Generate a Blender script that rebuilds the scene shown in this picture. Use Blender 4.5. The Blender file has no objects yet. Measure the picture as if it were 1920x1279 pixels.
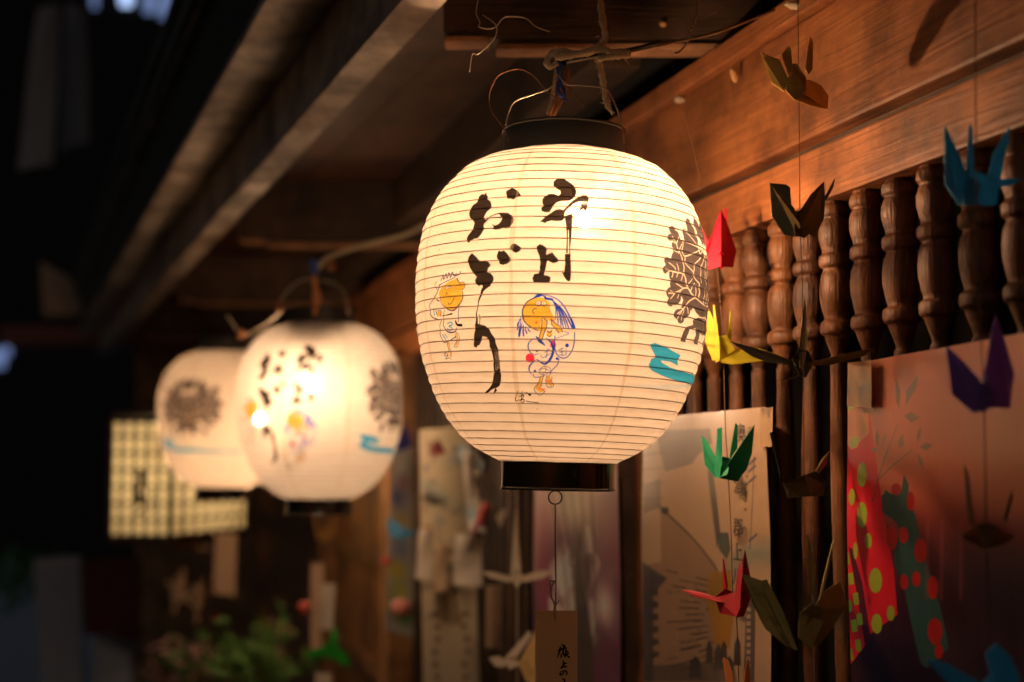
import bpy, bmesh, math, random
import numpy as np
from mathutils import Vector, Matrix

random.seed(7)
sc = bpy.context.scene
COL = sc.collection
R = math.radians

# ------------------------------------------------------------------ camera, world, light
F = 2667.0                       # focal length in pixels of the 1920 px wide photograph
PITCH = R(5.0)
CZ = 1.60
cam = bpy.data.cameras.new('camera'); camo = bpy.data.objects.new('camera', cam); COL.objects.link(camo)
camo.location = (0, 0, CZ); camo.rotation_euler = (R(90) + PITCH, 0, 0)
cam.sensor_width = 36.0; cam.lens = 50.0; cam.clip_start = 0.05; cam.clip_end = 500
cam.dof.use_dof = True; cam.dof.focus_distance = 1.55; cam.dof.aperture_fstop = 2.5
sc.camera = camo

world = bpy.data.worlds.new('World'); sc.world = world; world.use_nodes = True
wn = world.node_tree; bg = wn.nodes['Background']
sky = wn.nodes.new('ShaderNodeTexSky'); sky.sky_type = 'NISHITA'; sky.sun_disc = False
sky.sun_elevation = R(-1); sky.sun_rotation = R(200)
wn.links.new(sky.outputs['Color'], bg.inputs['Color']); bg.inputs['Strength'].default_value = 0.09
sun = bpy.data.lights.new('moon', 'SUN'); suno = bpy.data.objects.new('moon', sun); COL.objects.link(suno)
sun.energy = 0.012; sun.angle = R(4); sun.color = (0.6, 0.75, 1.0); suno.rotation_euler = (R(35), R(-48), 0)

sc.view_settings.view_transform = 'Standard'; sc.view_settings.look = 'None'
sc.view_settings.exposure = 0.0; sc.view_settings.gamma = 1.0
sc.view_settings.use_curve_mapping = False
sc.render.engine = 'CYCLES'
cy = sc.cycles
cy.max_bounces = 10; cy.diffuse_bounces = 6; cy.glossy_bounces = 3; cy.transmission_bounces = 6; cy.transparent_max_bounces = 8
cy.caustics_reflective = False; cy.caustics_refractive = True
cy.sample_clamp_indirect = 6.0; cy.blur_glossy = 0.5
cy.use_denoising = True

BULB = 6500.0                     # radiance of the incandescent bulbs
BULB_COL = (1.0, 0.595, 0.33)

# ------------------------------------------------------------------ helpers
CT, ST = math.cos(PITCH), math.sin(PITCH)
def ray(px, py):
    u = (px - 960.0) / F; v = (639.5 - py) / F
    return Vector((u, CT - v * ST, ST + v * CT))
def at(px, py, D):               # the place seen at that spot of the photograph, D metres ahead
    d = ray(px, py); k = D / d.y
    return Vector((d.x * k, D, CZ + d.z * k))
M1, A1 = -0.284, 0.815           # line of the shop wall in plan: x = A1 + M1 * y
WL = math.sqrt(1 + M1 * M1)
WD = Vector((M1, 1, 0)) / WL     # along the wall, away
WN = Vector((-1, M1, 0)) / WL    # out of the wall, towards the lanterns
W0 = Vector((A1, 0, CZ))
def wl(s, n, h): return W0 + WD * s + WN * n + Vector((0, 0, h))
def onwall(px, py, n=0.0):       # (s, h) on the plane n metres in front of the wall
    d = ray(px, py); o = Vector((0, 0, CZ)); p0 = W0 + WN * n
    t = (p0 - o).dot(WN) / d.dot(WN); q = o + d * t - W0
    return q.dot(WD), q.z
M2 = -0.355
EL = math.sqrt(1 + M2 * M2)

def tag(o, label=None, cat=None, group=None, kind=None):
    if label: o['label'] = label
    if cat: o['category'] = cat
    if group: o['group'] = group
    if kind: o['kind'] = kind
    return o
def empty(name, loc=(0, 0, 0), rot=(0, 0, 0), **k):
    o = bpy.data.objects.new(name, None); o.location = loc; o.rotation_euler = rot
    o.empty_display_size = 0.05; COL.objects.link(o); tag(o, **k); return o
def link(name, me, parent=None, mat=None, **k):
    o = bpy.data.objects.new(name, me); COL.objects.link(o)
    if mat is not None and not me.materials: me.materials.append(mat)
    if parent: o.parent = parent
    tag(o, **k); return o
def rel(parent, p):              # world point into the frame of a (translated) thing
    return Vector(p) - Vector(parent.location) if parent else Vector(p)
def obj(name, bm, mat, parent=None, smooth=False, **k):
    me = bpy.data.meshes.new(name); bmesh.ops.recalc_face_normals(bm, faces=bm.faces)
    if smooth:
        for f in bm.faces: f.smooth = True
    bm.to_mesh(me); bm.free()
    return link(name, me, parent, mat, **k)
def box_bm(x0, x1, y0, y1, z0, z1, bev=0.0, fn=None, bm=None):
    bm = bm or bmesh.new()
    vs = [bm.verts.new((x, y, z)) for x in (x0, x1) for y in (y0, y1) for z in (z0, z1)]
    fs = [(0, 1, 3, 2), (4, 6, 7, 5), (0, 4, 5, 1), (2, 3, 7, 6), (0, 2, 6, 4), (1, 5, 7, 3)]
    faces = [bm.faces.new([vs[i] for i in f]) for f in fs]
    if bev > 0:
        es = list({e for f in faces for e in f.edges})
        bmesh.ops.bevel(bm, geom=es, offset=bev, segments=2, affect='EDGES', profile=0.6)
    if fn:
        for v in bm.verts: v.co = fn(v.co)
    return bm
def catmull(pts, n=6):
    P = [Vector(p) for p in pts]
    if len(P) < 3: return P
    P = [P[0] * 2 - P[1]] + P + [P[-1] * 2 - P[-2]]; out = []
    for i in range(1, len(P) - 2):
        for k in range(n):
            t = k / n; a, b, c, d = P[i-1:i+3]
            out.append(0.5 * ((2*b) + (c - a)*t + (2*a - 5*b + 4*c - d)*t*t + (3*b - a - 3*c + d)*t**3))
    out.append(P[-2]); return out
def tube_bm(pts, r, seg=6, smooth=True, n=6, wob=0.0, bm=None, closed=False):
    bm = bm or bmesh.new(); P = catmull(pts, n) if smooth else [Vector(p) for p in pts]
    rings = []; up = Vector((0.13, 0.21, 1)).normalized(); N = len(P)
    for i, p in enumerate(P):
        t = (P[min(i+1, N-1)] - P[max(i-1, 0)])
        if t.length < 1e-9: t = Vector((0, 0, 1))
        t.normalize(); a = t.cross(up)
        if a.length < 1e-3: a = t.cross(Vector((1, 0, 0)))
        a.normalize(); b = t.cross(a)
        rr = r[min(i * len(r) // N, len(r) - 1)] if isinstance(r, (list, tuple)) else r
        rr *= 1 + wob * random.uniform(-1, 1)
        rings.append([bm.verts.new(p + a * math.cos(2*math.pi*k/seg) * rr + b * math.sin(2*math.pi*k/seg) * rr) for k in range(seg)])
    for i in range(len(rings) - 1):
        for k in range(seg):
            bm.faces.new((rings[i][k], rings[i][(k+1) % seg], rings[i+1][(k+1) % seg], rings[i+1][k]))
    bm.faces.new(rings[0]); bm.faces.new(list(reversed(rings[-1])))
    return bm
def lathe_bm(prof, seg=24, bm=None, cap=True):
    bm = bm or bmesh.new(); rings = []
    for r, z in prof:
        rings.append([bm.verts.new((r * math.cos(2*math.pi*k/seg), r * math.sin(2*math.pi*k/seg), z)) for k in range(seg)])
    for i in range(len(rings) - 1):
        for k in range(seg):
            bm.faces.new((rings[i][k], rings[i][(k+1) % seg], rings[i+1][(k+1) % seg], rings[i+1][k]))
    if cap: bm.faces.new(list(reversed(rings[0]))); bm.faces.new(rings[-1])
    return bm

# ------------------------------------------------------------------ materials
def newmat(name):
    m = bpy.data.materials.new(name); m.use_nodes = True; return m, m.node_tree.nodes, m.node_tree.links, m.node_tree.nodes['Principled BSDF']
def wood(name, c1, c2, rough=0.5, axis=0, scale=1.0, bump=0.25, wear=0.35):
    m, N, L, b = newmat(name)
    tc = N.new('ShaderNodeTexCoord'); mp = N.new('ShaderNodeMapping')
    s = [26 * scale] * 3; s[axis] = 1.5 * scale; mp.inputs['Scale'].default_value = s
    oi = N.new('ShaderNodeObjectInfo'); ad = N.new('ShaderNodeVectorMath'); ad.operation = 'ADD'
    sc_ = N.new('ShaderNodeVectorMath'); sc_.operation = 'SCALE'; sc_.inputs['Scale'].default_value = 7.3
    cx = N.new('ShaderNodeCombineXYZ')
    for i in range(3): L.new(oi.outputs['Random'], cx.inputs[i])
    L.new(cx.outputs[0], sc_.inputs[0]); L.new(tc.outputs['Object'], ad.inputs[0]); L.new(sc_.outputs[0], ad.inputs[1])
    L.new(ad.outputs[0], mp.inputs['Vector'])
    n1 = N.new('ShaderNodeTexNoise'); n1.inputs['Scale'].default_value = 1.6; n1.inputs['Detail'].default_value = 6; n1.inputs['Distortion'].default_value = 0.6
    L.new(mp.outputs[0], n1.inputs['Vector'])
    wv = N.new('ShaderNodeMath'); wv.operation = 'MULTIPLY'; wv.inputs[1].default_value = 24; L.new(n1.outputs['Fac'], wv.inputs[0])
    sn = N.new('ShaderNodeMath'); sn.operation = 'SINE'; L.new(wv.outputs[0], sn.inputs[0])
    mr = N.new('ShaderNodeMapRange'); mr.inputs[1].default_value = -1; mr.inputs[2].default_value = 1; L.new(sn.outputs[0], mr.inputs[0])
    n2 = N.new('ShaderNodeTexNoise'); n2.inputs['Scale'].default_value = 3.0; n2.inputs['Detail'].default_value = 5; L.new(ad.outputs[0], n2.inputs['Vector'])
    mx = N.new('ShaderNodeMix'); mx.data_type = 'RGBA'; mx.inputs[6].default_value = (*c1, 1); mx.inputs[7].default_value = (*c2, 1)
    cm = N.new('ShaderNodeMath'); cm.operation = 'MULTIPLY_ADD'; cm.inputs[1].default_value = 0.42; L.new(mr.outputs[0], cm.inputs[0])
    c2_ = N.new('ShaderNodeMapRange'); c2_.inputs[1].default_value = .3; c2_.inputs[2].default_value = .7; c2_.inputs[4].default_value = .58; L.new(n2.outputs['Fac'], c2_.inputs[0])
    L.new(c2_.outputs[0], cm.inputs[2]); L.new(cm.outputs[0], mx.inputs[0])
    # fine pale scratches along and across
    mp2 = N.new('ShaderNodeMapping'); mp2.inputs['Scale'].default_value = (30, 30, 30); mp2.inputs['Rotation'].default_value = (0.4, 0.3, 0.5)
    L.new(ad.outputs[0], mp2.inputs['Vector'])
    n3 = N.new('ShaderNodeTexNoise'); n3.inputs['Scale'].default_value = 2.2; n3.inputs['Detail'].default_value = 9; n3.inputs['Roughness'].default_value = .75; L.new(mp2.outputs[0], n3.inputs['Vector'])
    r3 = N.new('ShaderNodeMapRange'); r3.inputs[1].default_value = .58; r3.inputs[2].default_value = .68; r3.inputs[4].default_value = wear; L.new(n3.outputs['Fac'], r3.inputs[0])
    mx2 = N.new('ShaderNodeMix'); mx2.data_type = 'RGBA'; L.new(mx.outputs[2], mx2.inputs[6]); mx2.inputs[7].default_value = (c1[0]*1.1+.12, c1[1]*1.1+.10, c1[2]*1.1+.08, 1); L.new(r3.outputs[0], mx2.inputs[0])
    # grime in broad patches and a tone of its own for every piece
    n4 = N.new('ShaderNodeTexNoise'); n4.inputs['Scale'].default_value = 9; n4.inputs['Detail'].default_value = 8; n4.inputs['Roughness'].default_value = .65; L.new(ad.outputs[0], n4.inputs['Vector'])
    r4 = N.new('ShaderNodeMapRange'); r4.inputs[1].default_value = .35; r4.inputs[2].default_value = .62; r4.inputs[3].default_value = .30; r4.inputs[4].default_value = 1.05; L.new(n4.outputs['Fac'], r4.inputs[0])
    r5 = N.new('ShaderNodeMapRange'); r5.inputs[3].default_value = .72; r5.inputs[4].default_value = 1.12; L.new(oi.outputs['Random'], r5.inputs[0])
    m5 = N.new('ShaderNodeMath'); m5.operation = 'MULTIPLY'; L.new(r4.outputs[0], m5.inputs[0]); L.new(r5.outputs[0], m5.inputs[1])
    vm = N.new('ShaderNodeVectorMath'); vm.operation = 'SCALE'; L.new(mx2.outputs[2], vm.inputs[0]); L.new(m5.outputs[0], vm.inputs['Scale'])
    L.new(vm.outputs[0], b.inputs['Base Color'])
    rr = N.new('ShaderNodeMapRange'); rr.inputs[3].default_value = rough - .1; rr.inputs[4].default_value = rough + .15; L.new(n2.outputs['Fac'], rr.inputs[0]); L.new(rr.outputs[0], b.inputs['Roughness'])
    ah = N.new('ShaderNodeMath'); ah.operation = 'ADD'; L.new(mr.outputs[0], ah.inputs[0]); L.new(n3.outputs['Fac'], ah.inputs[1])
    bp = N.new('ShaderNodeBump'); bp.inputs['Strength'].default_value = bump; bp.inputs['Distance'].default_value = .002; L.new(ah.outputs[0], bp.inputs['Height'])
    L.new(bp.outputs[0], b.inputs['Normal'])
    return m
def plain(name, col, rough=0.6, metal=0.0, var=0.25, nscale=20.0, bump=0.1, coat=0.0):
    m, N, L, b = newmat(name)
    tc = N.new('ShaderNodeTexCoord'); n = N.new('ShaderNodeTexNoise'); n.inputs['Scale'].default_value = nscale; n.inputs['Detail'].default_value = 6
    L.new(tc.outputs['Object'], n.inputs['Vector'])
    mx = N.new('ShaderNodeMix'); mx.data_type = 'RGBA'; L.new(n.outputs['Fac'], mx.inputs[0])
    mx.inputs[6].default_value = (*[c * (1 - var) for c in col], 1); mx.inputs[7].default_value = (*[min(1, c * (1 + var)) for c in col], 1)
    L.new(mx.outputs[2], b.inputs['Base Color']); b.inputs['Roughness'].default_value = rough; b.inputs['Metallic'].default_value = metal
    b.inputs['Coat Weight'].default_value = coat
    bp = N.new('ShaderNodeBump'); bp.inputs['Strength'].default_value = bump; bp.inputs['Distance'].default_value = .002; L.new(n.outputs['Fac'], bp.inputs['Height']); L.new(bp.outputs[0], b.inputs['Normal'])
    return m
def leafpaper(name, col, trans=0.35, rough=.55):
    m, N, L, b = newmat(name)
    tc = N.new('ShaderNodeTexCoord'); n = N.new('ShaderNodeTexNoise'); n.inputs['Scale'].default_value = 60; n.inputs['Detail'].default_value = 5
    L.new(tc.outputs['Object'], n.inputs['Vector'])
    mx = N.new('ShaderNodeMix'); mx.data_type = 'RGBA'; L.new(n.outputs['Fac'], mx.inputs[0])
    mx.inputs[6].default_value = (*[c * .85 for c in col], 1); mx.inputs[7].default_value = (*[min(1, c * 1.12) for c in col], 1)
    L.new(mx.outputs[2], b.inputs['Base Color']); b.inputs['Roughness'].default_value = rough
    t = N.new('ShaderNodeBsdfTranslucent'); L.new(mx.outputs[2], t.inputs['Color'])
    ms = N.new('ShaderNodeMixShader'); ms.inputs[0].default_value = trans; L.new(b.outputs[0], ms.inputs[1]); L.new(t.outputs[0], ms.inputs[2])
    L.new(ms.outputs[0], N['Material Output'].inputs['Surface'])
    return m
def foil(name, col, rough=.22):
    m, N, L, b = newmat(name); b.inputs['Base Color'].default_value = (*col, 1); b.inputs['Metallic'].default_value = .85
    tc = N.new('ShaderNodeTexCoord'); n = N.new('ShaderNodeTexNoise'); n.inputs['Scale'].default_value = 45; n.inputs['Detail'].default_value = 3; n.inputs['Distortion'].default_value = 1.2
    L.new(tc.outputs['Object'], n.inputs['Vector'])
    bp = N.new('ShaderNodeBump'); bp.inputs['Strength'].default_value = .5; bp.inputs['Distance'].default_value = .004; L.new(n.outputs['Fac'], bp.inputs['Height']); L.new(bp.outputs[0], b.inputs['Normal'])
    rr = N.new('ShaderNodeMapRange'); rr.inputs[3].default_value = rough; rr.inputs[4].default_value = rough + .3; L.new(n.outputs['Fac'], rr.inputs[0]); L.new(rr.outputs[0], b.inputs['Roughness'])
    return m
def printed(name, img, rough=.45, coat=.3, trans=0.0, bump=.15):
    m, N, L, b = newmat(name); t = N.new('ShaderNodeTexImage'); t.image = img; t.extension = 'EXTEND'
    L.new(t.outputs['Color'], b.inputs['Base Color']); b.inputs['Roughness'].default_value = rough; b.inputs['Coat Weight'].default_value = coat; b.inputs['Coat Roughness'].default_value = .15
    tc = N.new('ShaderNodeTexCoord'); n = N.new('ShaderNodeTexNoise'); n.inputs['Scale'].default_value = 14; n.inputs['Detail'].default_value = 3
    mp = N.new('ShaderNodeMapping'); mp.inputs['Scale'].default_value = (2.2, 2.2, .5); L.new(tc.outputs['Object'], mp.inputs[0]); L.new(mp.outputs[0], n.inputs['Vector'])
    bp = N.new('ShaderNodeBump'); bp.inputs['Strength'].default_value = bump; bp.inputs['Distance'].default_value = .01; L.new(n.outputs['Fac'], bp.inputs['Height']); L.new(bp.outputs[0], b.inputs['Normal'])
    if trans:
        tr = N.new('ShaderNodeBsdfTranslucent'); L.new(t.outputs['Color'], tr.inputs['Color'])
        ms = N.new('ShaderNodeMixShader'); ms.inputs[0].default_value = trans; L.new(b.outputs[0], ms.inputs[1]); L.new(tr.outputs[0], ms.inputs[2])
        L.new(ms.outputs[0], N['Material Output'].inputs['Surface'])
    return m

W_BEAM = wood('beam_wood', (.54, .20, .062), (.27, .088, .027), .52, 0, 1.3, .22, .40)
W_SPIN = wood('spindle_wood', (.36, .15, .058), (.16, .058, .022), .46, 2, 3.2, .32, .3)
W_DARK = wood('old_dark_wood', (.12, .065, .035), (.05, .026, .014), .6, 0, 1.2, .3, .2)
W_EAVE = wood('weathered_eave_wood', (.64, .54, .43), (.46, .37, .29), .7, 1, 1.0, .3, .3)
W_RAFT_LIT = wood('lit_rafter_wood', (.78, .42, .22), (.50, .25, .12), .6, 0, 1.4, .3, .3)  # paler wood that carries the lantern light on rafter undersides
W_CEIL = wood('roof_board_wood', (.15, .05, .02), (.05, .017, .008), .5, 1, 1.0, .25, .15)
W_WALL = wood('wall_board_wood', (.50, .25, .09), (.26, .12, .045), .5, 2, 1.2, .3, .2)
LACQ, _N, _L, _b = newmat('black_lacquer')
_b.inputs['Base Color'].default_value = (.006, .006, .007, 1); _b.inputs['Roughness'].default_value = .16; _b.inputs['Coat Weight'].default_value = .6; _b.inputs['Coat Roughness'].default_value = .08
_n = _N.new('ShaderNodeTexNoise'); _n.inputs['Scale'].default_value = 40; _r = _N.new('ShaderNodeMapRange'); _r.inputs[3].default_value = .1; _r.inputs[4].default_value = .32; _L.new(_n.outputs[0], _r.inputs[0]); _L.new(_r.outputs[0], _b.inputs['Roughness'])
MATTE_BLACK = plain('matte_black', (.012, .011, .010), .55)
RIB = plain('bamboo_rib', (.07, .036, .016), .7)
WIRE = plain('galvanised_wire', (.45, .36, .26), .35, .7)
COPPER = plain('rusty_wire', (.30, .12, .05), .5, .5)
TWINE = plain('hemp_twine', (.80, .64, .42), .9, 0, .4, 300, .8)
CORD = plain('orange_cord', (.72, .30, .10), .5)
BLUE_TIE = plain('blue_plastic_tie', (.03, .10, .45), .4)
THREAD = plain('dark_thread', (.16, .08, .05), .8)
THREAD_P = plain('pale_thread', (.55, .45, .32), .8)
IRON = plain('black_iron', (.02, .02, .02), .4, .6)

# ------------------------------------------------------------------ print canvas (rasterises strokes and shapes into an image)
class Canvas:
    def __init__(s, w, h, base=(1, 1, 1)):
        s.w, s.h = w, h; s.neutral = False; s.nf = (1.0, 1.45, 1.9); s.a = np.ones((h, w, 4), np.float32); s.a[..., :3] = base
        s.map = lambda x, y: (x * w, y * h)
    def pts(s, P): return np.array([s.map(*p) for p in P], np.float64)
    def _box(s, Q, pad=0):
        x0 = max(0, int(Q[:, 0].min() - pad)); x1 = min(s.w, int(Q[:, 0].max() + pad) + 2)
        y0 = max(0, int(Q[:, 1].min() - pad)); y1 = min(s.h, int(Q[:, 1].max() + pad) + 2)
        return x0, x1, y0, y1
    def put(s, box, mask, col, al):
        x0, x1, y0, y1 = box; m = (mask * al)[..., None]
        s.a[y0:y1, x0:x1, :3] = s.a[y0:y1, x0:x1, :3] * (1 - m) + np.array(col, np.float32) * m
    def polyQ(s, Q, col, al=1.0, rough=0.0):
        b = s._box(Q); x0, x1, y0, y1 = b
        if x1 <= x0 or y1 <= y0: return
        Y, X = np.mgrid[y0:y1, x0:x1] + .5; ins = np.zeros(X.shape, bool); n = len(Q)
        for i in range(n):
            ax, ay = Q[i]; bx, by = Q[(i + 1) % n]
            if ay == by: continue
            ins ^= ((ay > Y) != (by > Y)) & (X < (bx - ax) * (Y - ay) / (by - ay) + ax)
        m = ins.astype(np.float32)
        if rough:
            rng = np.random.RandomState(3); m *= 1 - rough * (rng.rand(*m.shape) > .8)
        s.put(b, m, col, al)
    def poly(s, P, col, al=1.0, rough=0.0): s.polyQ(s.pts(P), col, al, rough)
    def strokeQ(s, Q, w, col, al=1.0):
        if not isinstance(w, (list, tuple)): w = [w] * len(Q)
        b = s._box(Q, max(w)); x0, x1, y0, y1 = b
        if x1 <= x0 or y1 <= y0: return
        Y, X = np.mgrid[y0:y1, x0:x1] + .5; m = np.zeros(X.shape, np.float32)
        for i in range(len(Q) - 1):
            a, c = Q[i], Q[i + 1]; d = c - a; L2 = max(1e-9, (d * d).sum())
            t = np.clip(((X - a[0]) * d[0] + (Y - a[1]) * d[1]) / L2, 0, 1)
            dist = np.hypot(X - a[0] - t * d[0], Y - a[1] - t * d[1]); r = (w[i] * (1 - t) + w[i + 1] * t) * .5
            m = np.maximum(m, np.clip(r - dist + .5, 0, 1))
        s.put(b, m, col, al)
    def stroke(s, P, w, col, al=1.0, smooth=True):
        if smooth and len(P) > 2:
            wl_ = w if isinstance(w, (list, tuple)) else [w] * len(P)
            C = catmull([(p[0], p[1], q) for p, q in zip(P, wl_)], 5); P = [(c.x, c.y) for c in C]; w = [abs(c.z) for c in C]
        s.strokeQ(s.pts(P), w, col, al)
    def disc(s, c, r, col, al=1.0): s.poly([(c[0] + r * math.cos(k * .4488), c[1] + r * math.sin(k * .4488)) for k in range(14)], col, al)
    def blob(s, c, rx, ry, col, al=1.0):      # soft edged, in canvas fractions
        Y, X = np.mgrid[0:s.h, 0:s.w]; d = ((X / s.w - c[0]) / rx) ** 2 + ((Y / s.h - c[1]) / ry) ** 2
        m = np.exp(-d * 1.5) * al; s.a[..., :3] = s.a[..., :3] * (1 - m[..., None]) + np.array(col, np.float32) * m[..., None]
    def image(s, name):
        if s.neutral:
            L = np.where(s.a[..., :3] <= .04045, s.a[..., :3] / 12.92, ((s.a[..., :3] + .055) / 1.055) ** 2.4) * np.array(s.nf, np.float32)
            L = np.clip(L, 0, .9); s.a[..., :3] = np.where(L <= .0031308, L * 12.92, 1.055 * L ** (1 / 2.4) - .055)
        im = bpy.data.images.new(name, s.w, s.h, alpha=False); im.colorspace_settings.name = 'sRGB'
        im.pixels.foreach_set(np.ascontiguousarray(s.a).ravel()); im.update(); im.pack(); return im

# ------------------------------------------------------------------ the paper lantern
K = 0.000603
LC = at(1052, 572, 1.6)                         # centre of the nearest lantern
TILT = R(1.2)
PROF = [(864, 108), (857, 122), (848, 141), (834, 164), (817, 185), (786, 210), (755, 229), (714, 246), (676, 259), (630, 268.5), (582, 273), (541, 274), (510, 273), (479, 270), (445, 264), (416, 255), (392, 244), (369, 230), (345, 209), (322, 185), (306, 155), (294, 117)]
PZ = np.array([(572 - y) * 0.000608 for y, r in PROF]); PR = np.array([r * K for y, r in PROF])
ZMIN, ZMAX = PZ[0], PZ[-1]
_zs = np.linspace(ZMIN, ZMAX, 600)
_rs = np.interp(_zs, PZ, PR)
for _ in range(12): _rs[1:-1] = (_rs[:-2] + _rs[1:-1] * 2 + _rs[2:]) / 4
_arc = np.concatenate([[0], np.cumsum(np.hypot(np.diff(_zs), np.diff(_rs)))])
NT = 37                                          # turns of the bamboo spiral
def rad(z): return float(np.interp(z, _zs, _rs))
ROTL = Matrix.Rotation(TILT, 4, 'Y')
def unproject(px, py):                           # photograph spot -> (angle round the lantern, height) on the nearest lantern
    inv = ROTL.inverted(); o = inv @ (Vector((0, 0, CZ)) - LC); d = (inv.to_3x3() @ ray(px, py)).normalized()
    best = None; prev = None; t = 1.3
    while t < 1.75:
        p = o + d * t; g = math.hypot(p.x, p.y) - rad(min(max(p.z, ZMIN), ZMAX))
        if best is None or g < best[0]: best = (g, t)
        if g <= 0:
            lo, hi = t - .004, t
            for _ in range(12):
                mid = (lo + hi) / 2; q = o + d * mid
                if math.hypot(q.x, q.y) - rad(min(max(q.z, ZMIN), ZMAX)) > 0: lo = mid
                else: hi = mid
            best = (0, hi); break
        t += .004
    p = o + d * best[1]
    return math.atan2(p.x, -p.y), p.z            # angle 0 faces the camera
TW, TH = 4096, 1536
cv = Canvas(TW, TH)
def L2T(th, z): return ((th / (2 * math.pi) + .5) * TW, (z - ZMIN) / (ZMAX - ZMIN) * TH)
SX = TH / (ZMAX - ZMIN) * K                      # texture pixels for one photograph pixel
def setmap(ox, oy, s):
    cv.map = lambda x, y: L2T(*unproject(ox + x / s, oy + y / s)); return SX / s
INK = (.15, .12, .11); NAVY = (.12, .16, .50); BLUE = (.10, .28, .90); OCH = (.94, .79, .32); RED = (.96, .24, .42); CYAN = (.16, .72, 1.0)
def dens(P, n=3):
    out = []
    for i in range(len(P)):
        a, b = P[i], P[(i + 1) % len(P)]
        for k in range(n): out.append((a[0] + (b[0] - a[0]) * k / n, a[1] + (b[1] - a[1]) * k / n))
    return out
def ink(P, col=INK, rough=.10): cv.poly(dens(P, 2), col, 1, rough)
s = setmap(860, 320, 5.815)
ink([(300,235),(310,275),(320,280),(312,310),(350,335),(362,375),(350,410),(310,450),(285,490),(270,520),(290,530),(300,545),(275,600),(275,640),(250,690),(205,735),(160,745),(100,785),(80,755),(100,715),(130,670),(165,610),(175,570),(155,545),(120,515),(112,470),(120,425),(160,375),(200,345),(205,310),(225,280),(255,255),(285,262)])
cv.stroke([(285,560),(340,508),(400,480),(455,468)], [26*s,12*s,9*s,16*s], INK); cv.stroke([(300,572),(350,528),(400,516),(470,515)], 5*s, INK)
ink([(445,460),(500,460),(545,465),(585,490),(605,530),(600,570),(570,605),(530,630),(480,625),(445,640),(395,645),(370,632),(385,615),(362,580),(400,600),(445,580),(470,550),(480,520),(455,490)])
ink([(525,225),(560,205),(585,188),(620,205),(660,235),(680,272),(640,285),(600,318),(570,305),(535,308),(525,270)])
ink([(560,835),(585,800),(620,795),(660,820),(688,850),(665,880),(630,900),(595,885),(570,860)])
ink([(418,930),(440,870),(465,885),(495,872),(530,900),(575,960),(570,990),(530,1020),(490,1030),(455,1020),(440,985),(420,955)])
ink([(145,900),(190,935),(225,980),(250,995),(290,985),(330,1000),(355,1035),(325,1065),(310,1110),(350,1120),(385,1155),(385,1195),(360,1230),(330,1262),(300,1285),(270,1279),(255,1245),(220,1258),(185,1230),(178,1200),(200,1160),(150,1110),(125,1060),(95,985),(110,940)])
ink([(1070,90),(1150,88),(1200,120),(1260,165),(1285,225),(1275,270),(1240,310),(1200,330),(1120,330),(1070,345),(1030,380),(1015,420),(990,455),(940,455),(905,440),(900,410),(925,380),(912,350),(915,310),(945,275),(985,255),(1040,252),(1090,275),(1115,250),(1110,220),(1070,195),(1035,165),(1035,120)])
ink([(880,570),(915,530),(960,490),(1010,460),(1060,425),(1110,418),(1140,430),(1190,380),(1240,330),(1300,290),(1350,268),(1400,270),(1420,295),(1415,350),(1405,400),(1385,450),(1375,480),(1350,505),(1362,455),(1365,405),(1340,430),(1318,480),(1285,500),(1315,440),(1330,400),(1335,340),(1290,345),(1240,370),(1190,410),(1155,455),(1150,495),(1240,470),(1240,510),(1160,510),(1130,545),(1070,550),(1010,545),(960,560),(940,575),(910,560)], rough=.22)
ink([(1160,490),(1240,480),(1235,600),(1230,720),(1218,820),(1215,900),(1205,900),(1205,760),(1200,650),(1195,620),(1190,760),(1188,900),(1172,900),(1178,760),(1175,620),(1160,540)], rough=.3)
ink([(1160,910),(1220,905),(1222,1000),(1228,1100),(1222,1180),(1210,1208),(1180,1200),(1150,1160),(1128,1105),(1150,1110),(1158,1050),(1160,980)])
ink([(850,830),(885,802),(925,815),(962,850),(955,900),(965,980),(955,1040),(940,1100),(930,1140),(970,1145),(1003,1160),(1000,1200),(975,1220),(920,1215),(860,1222),(815,1210),(805,1175),(825,1130),(870,1120),(885,1080),(890,1000),(880,930),(855,870)])
ink([(950,925),(985,905),(1022,890),(1045,925),(1085,965),(1080,995),(1030,1010),(990,990),(955,970)])
s = setmap(860, 480, 4.263)
ink([(205,235),(262,235),(215,270),(195,290),(178,330),(165,370),(155,380),(165,320),(185,262)])
cv.stroke([(172,320),(157,385),(148,440),(141,480),(146,520),(140,560)], [10*s,6*s,6*s,9*s,16*s,26*s], INK); cv.stroke([(165,470),(170,520),(160,560)], 5*s, INK)
ink([(128,555),(160,545),(210,555),(245,585),(265,620),(290,660),(300,700),(315,740),(325,790),(330,850),(335,920),(345,960),(340,1000),(330,1040),(300,1060),(310,1075),(275,1105),(295,1055),(265,1070),(225,1100),(200,1100),(245,1060),(265,1030),(278,985),(285,930),(280,860),(278,800),(262,750),(250,725),(245,680),(225,650),(190,640),(180,680),(170,710),(150,720),(140,735),(122,725),(120,660),(130,600)], rough=.16)
for q in ([(292,740),(300,830),(300,915)], [(306,750),(314,840),(312,910)], [(318,770),(324,850),(324,900)]): cv.stroke(q, 3.2*s, (1,1,1), .8)
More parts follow.
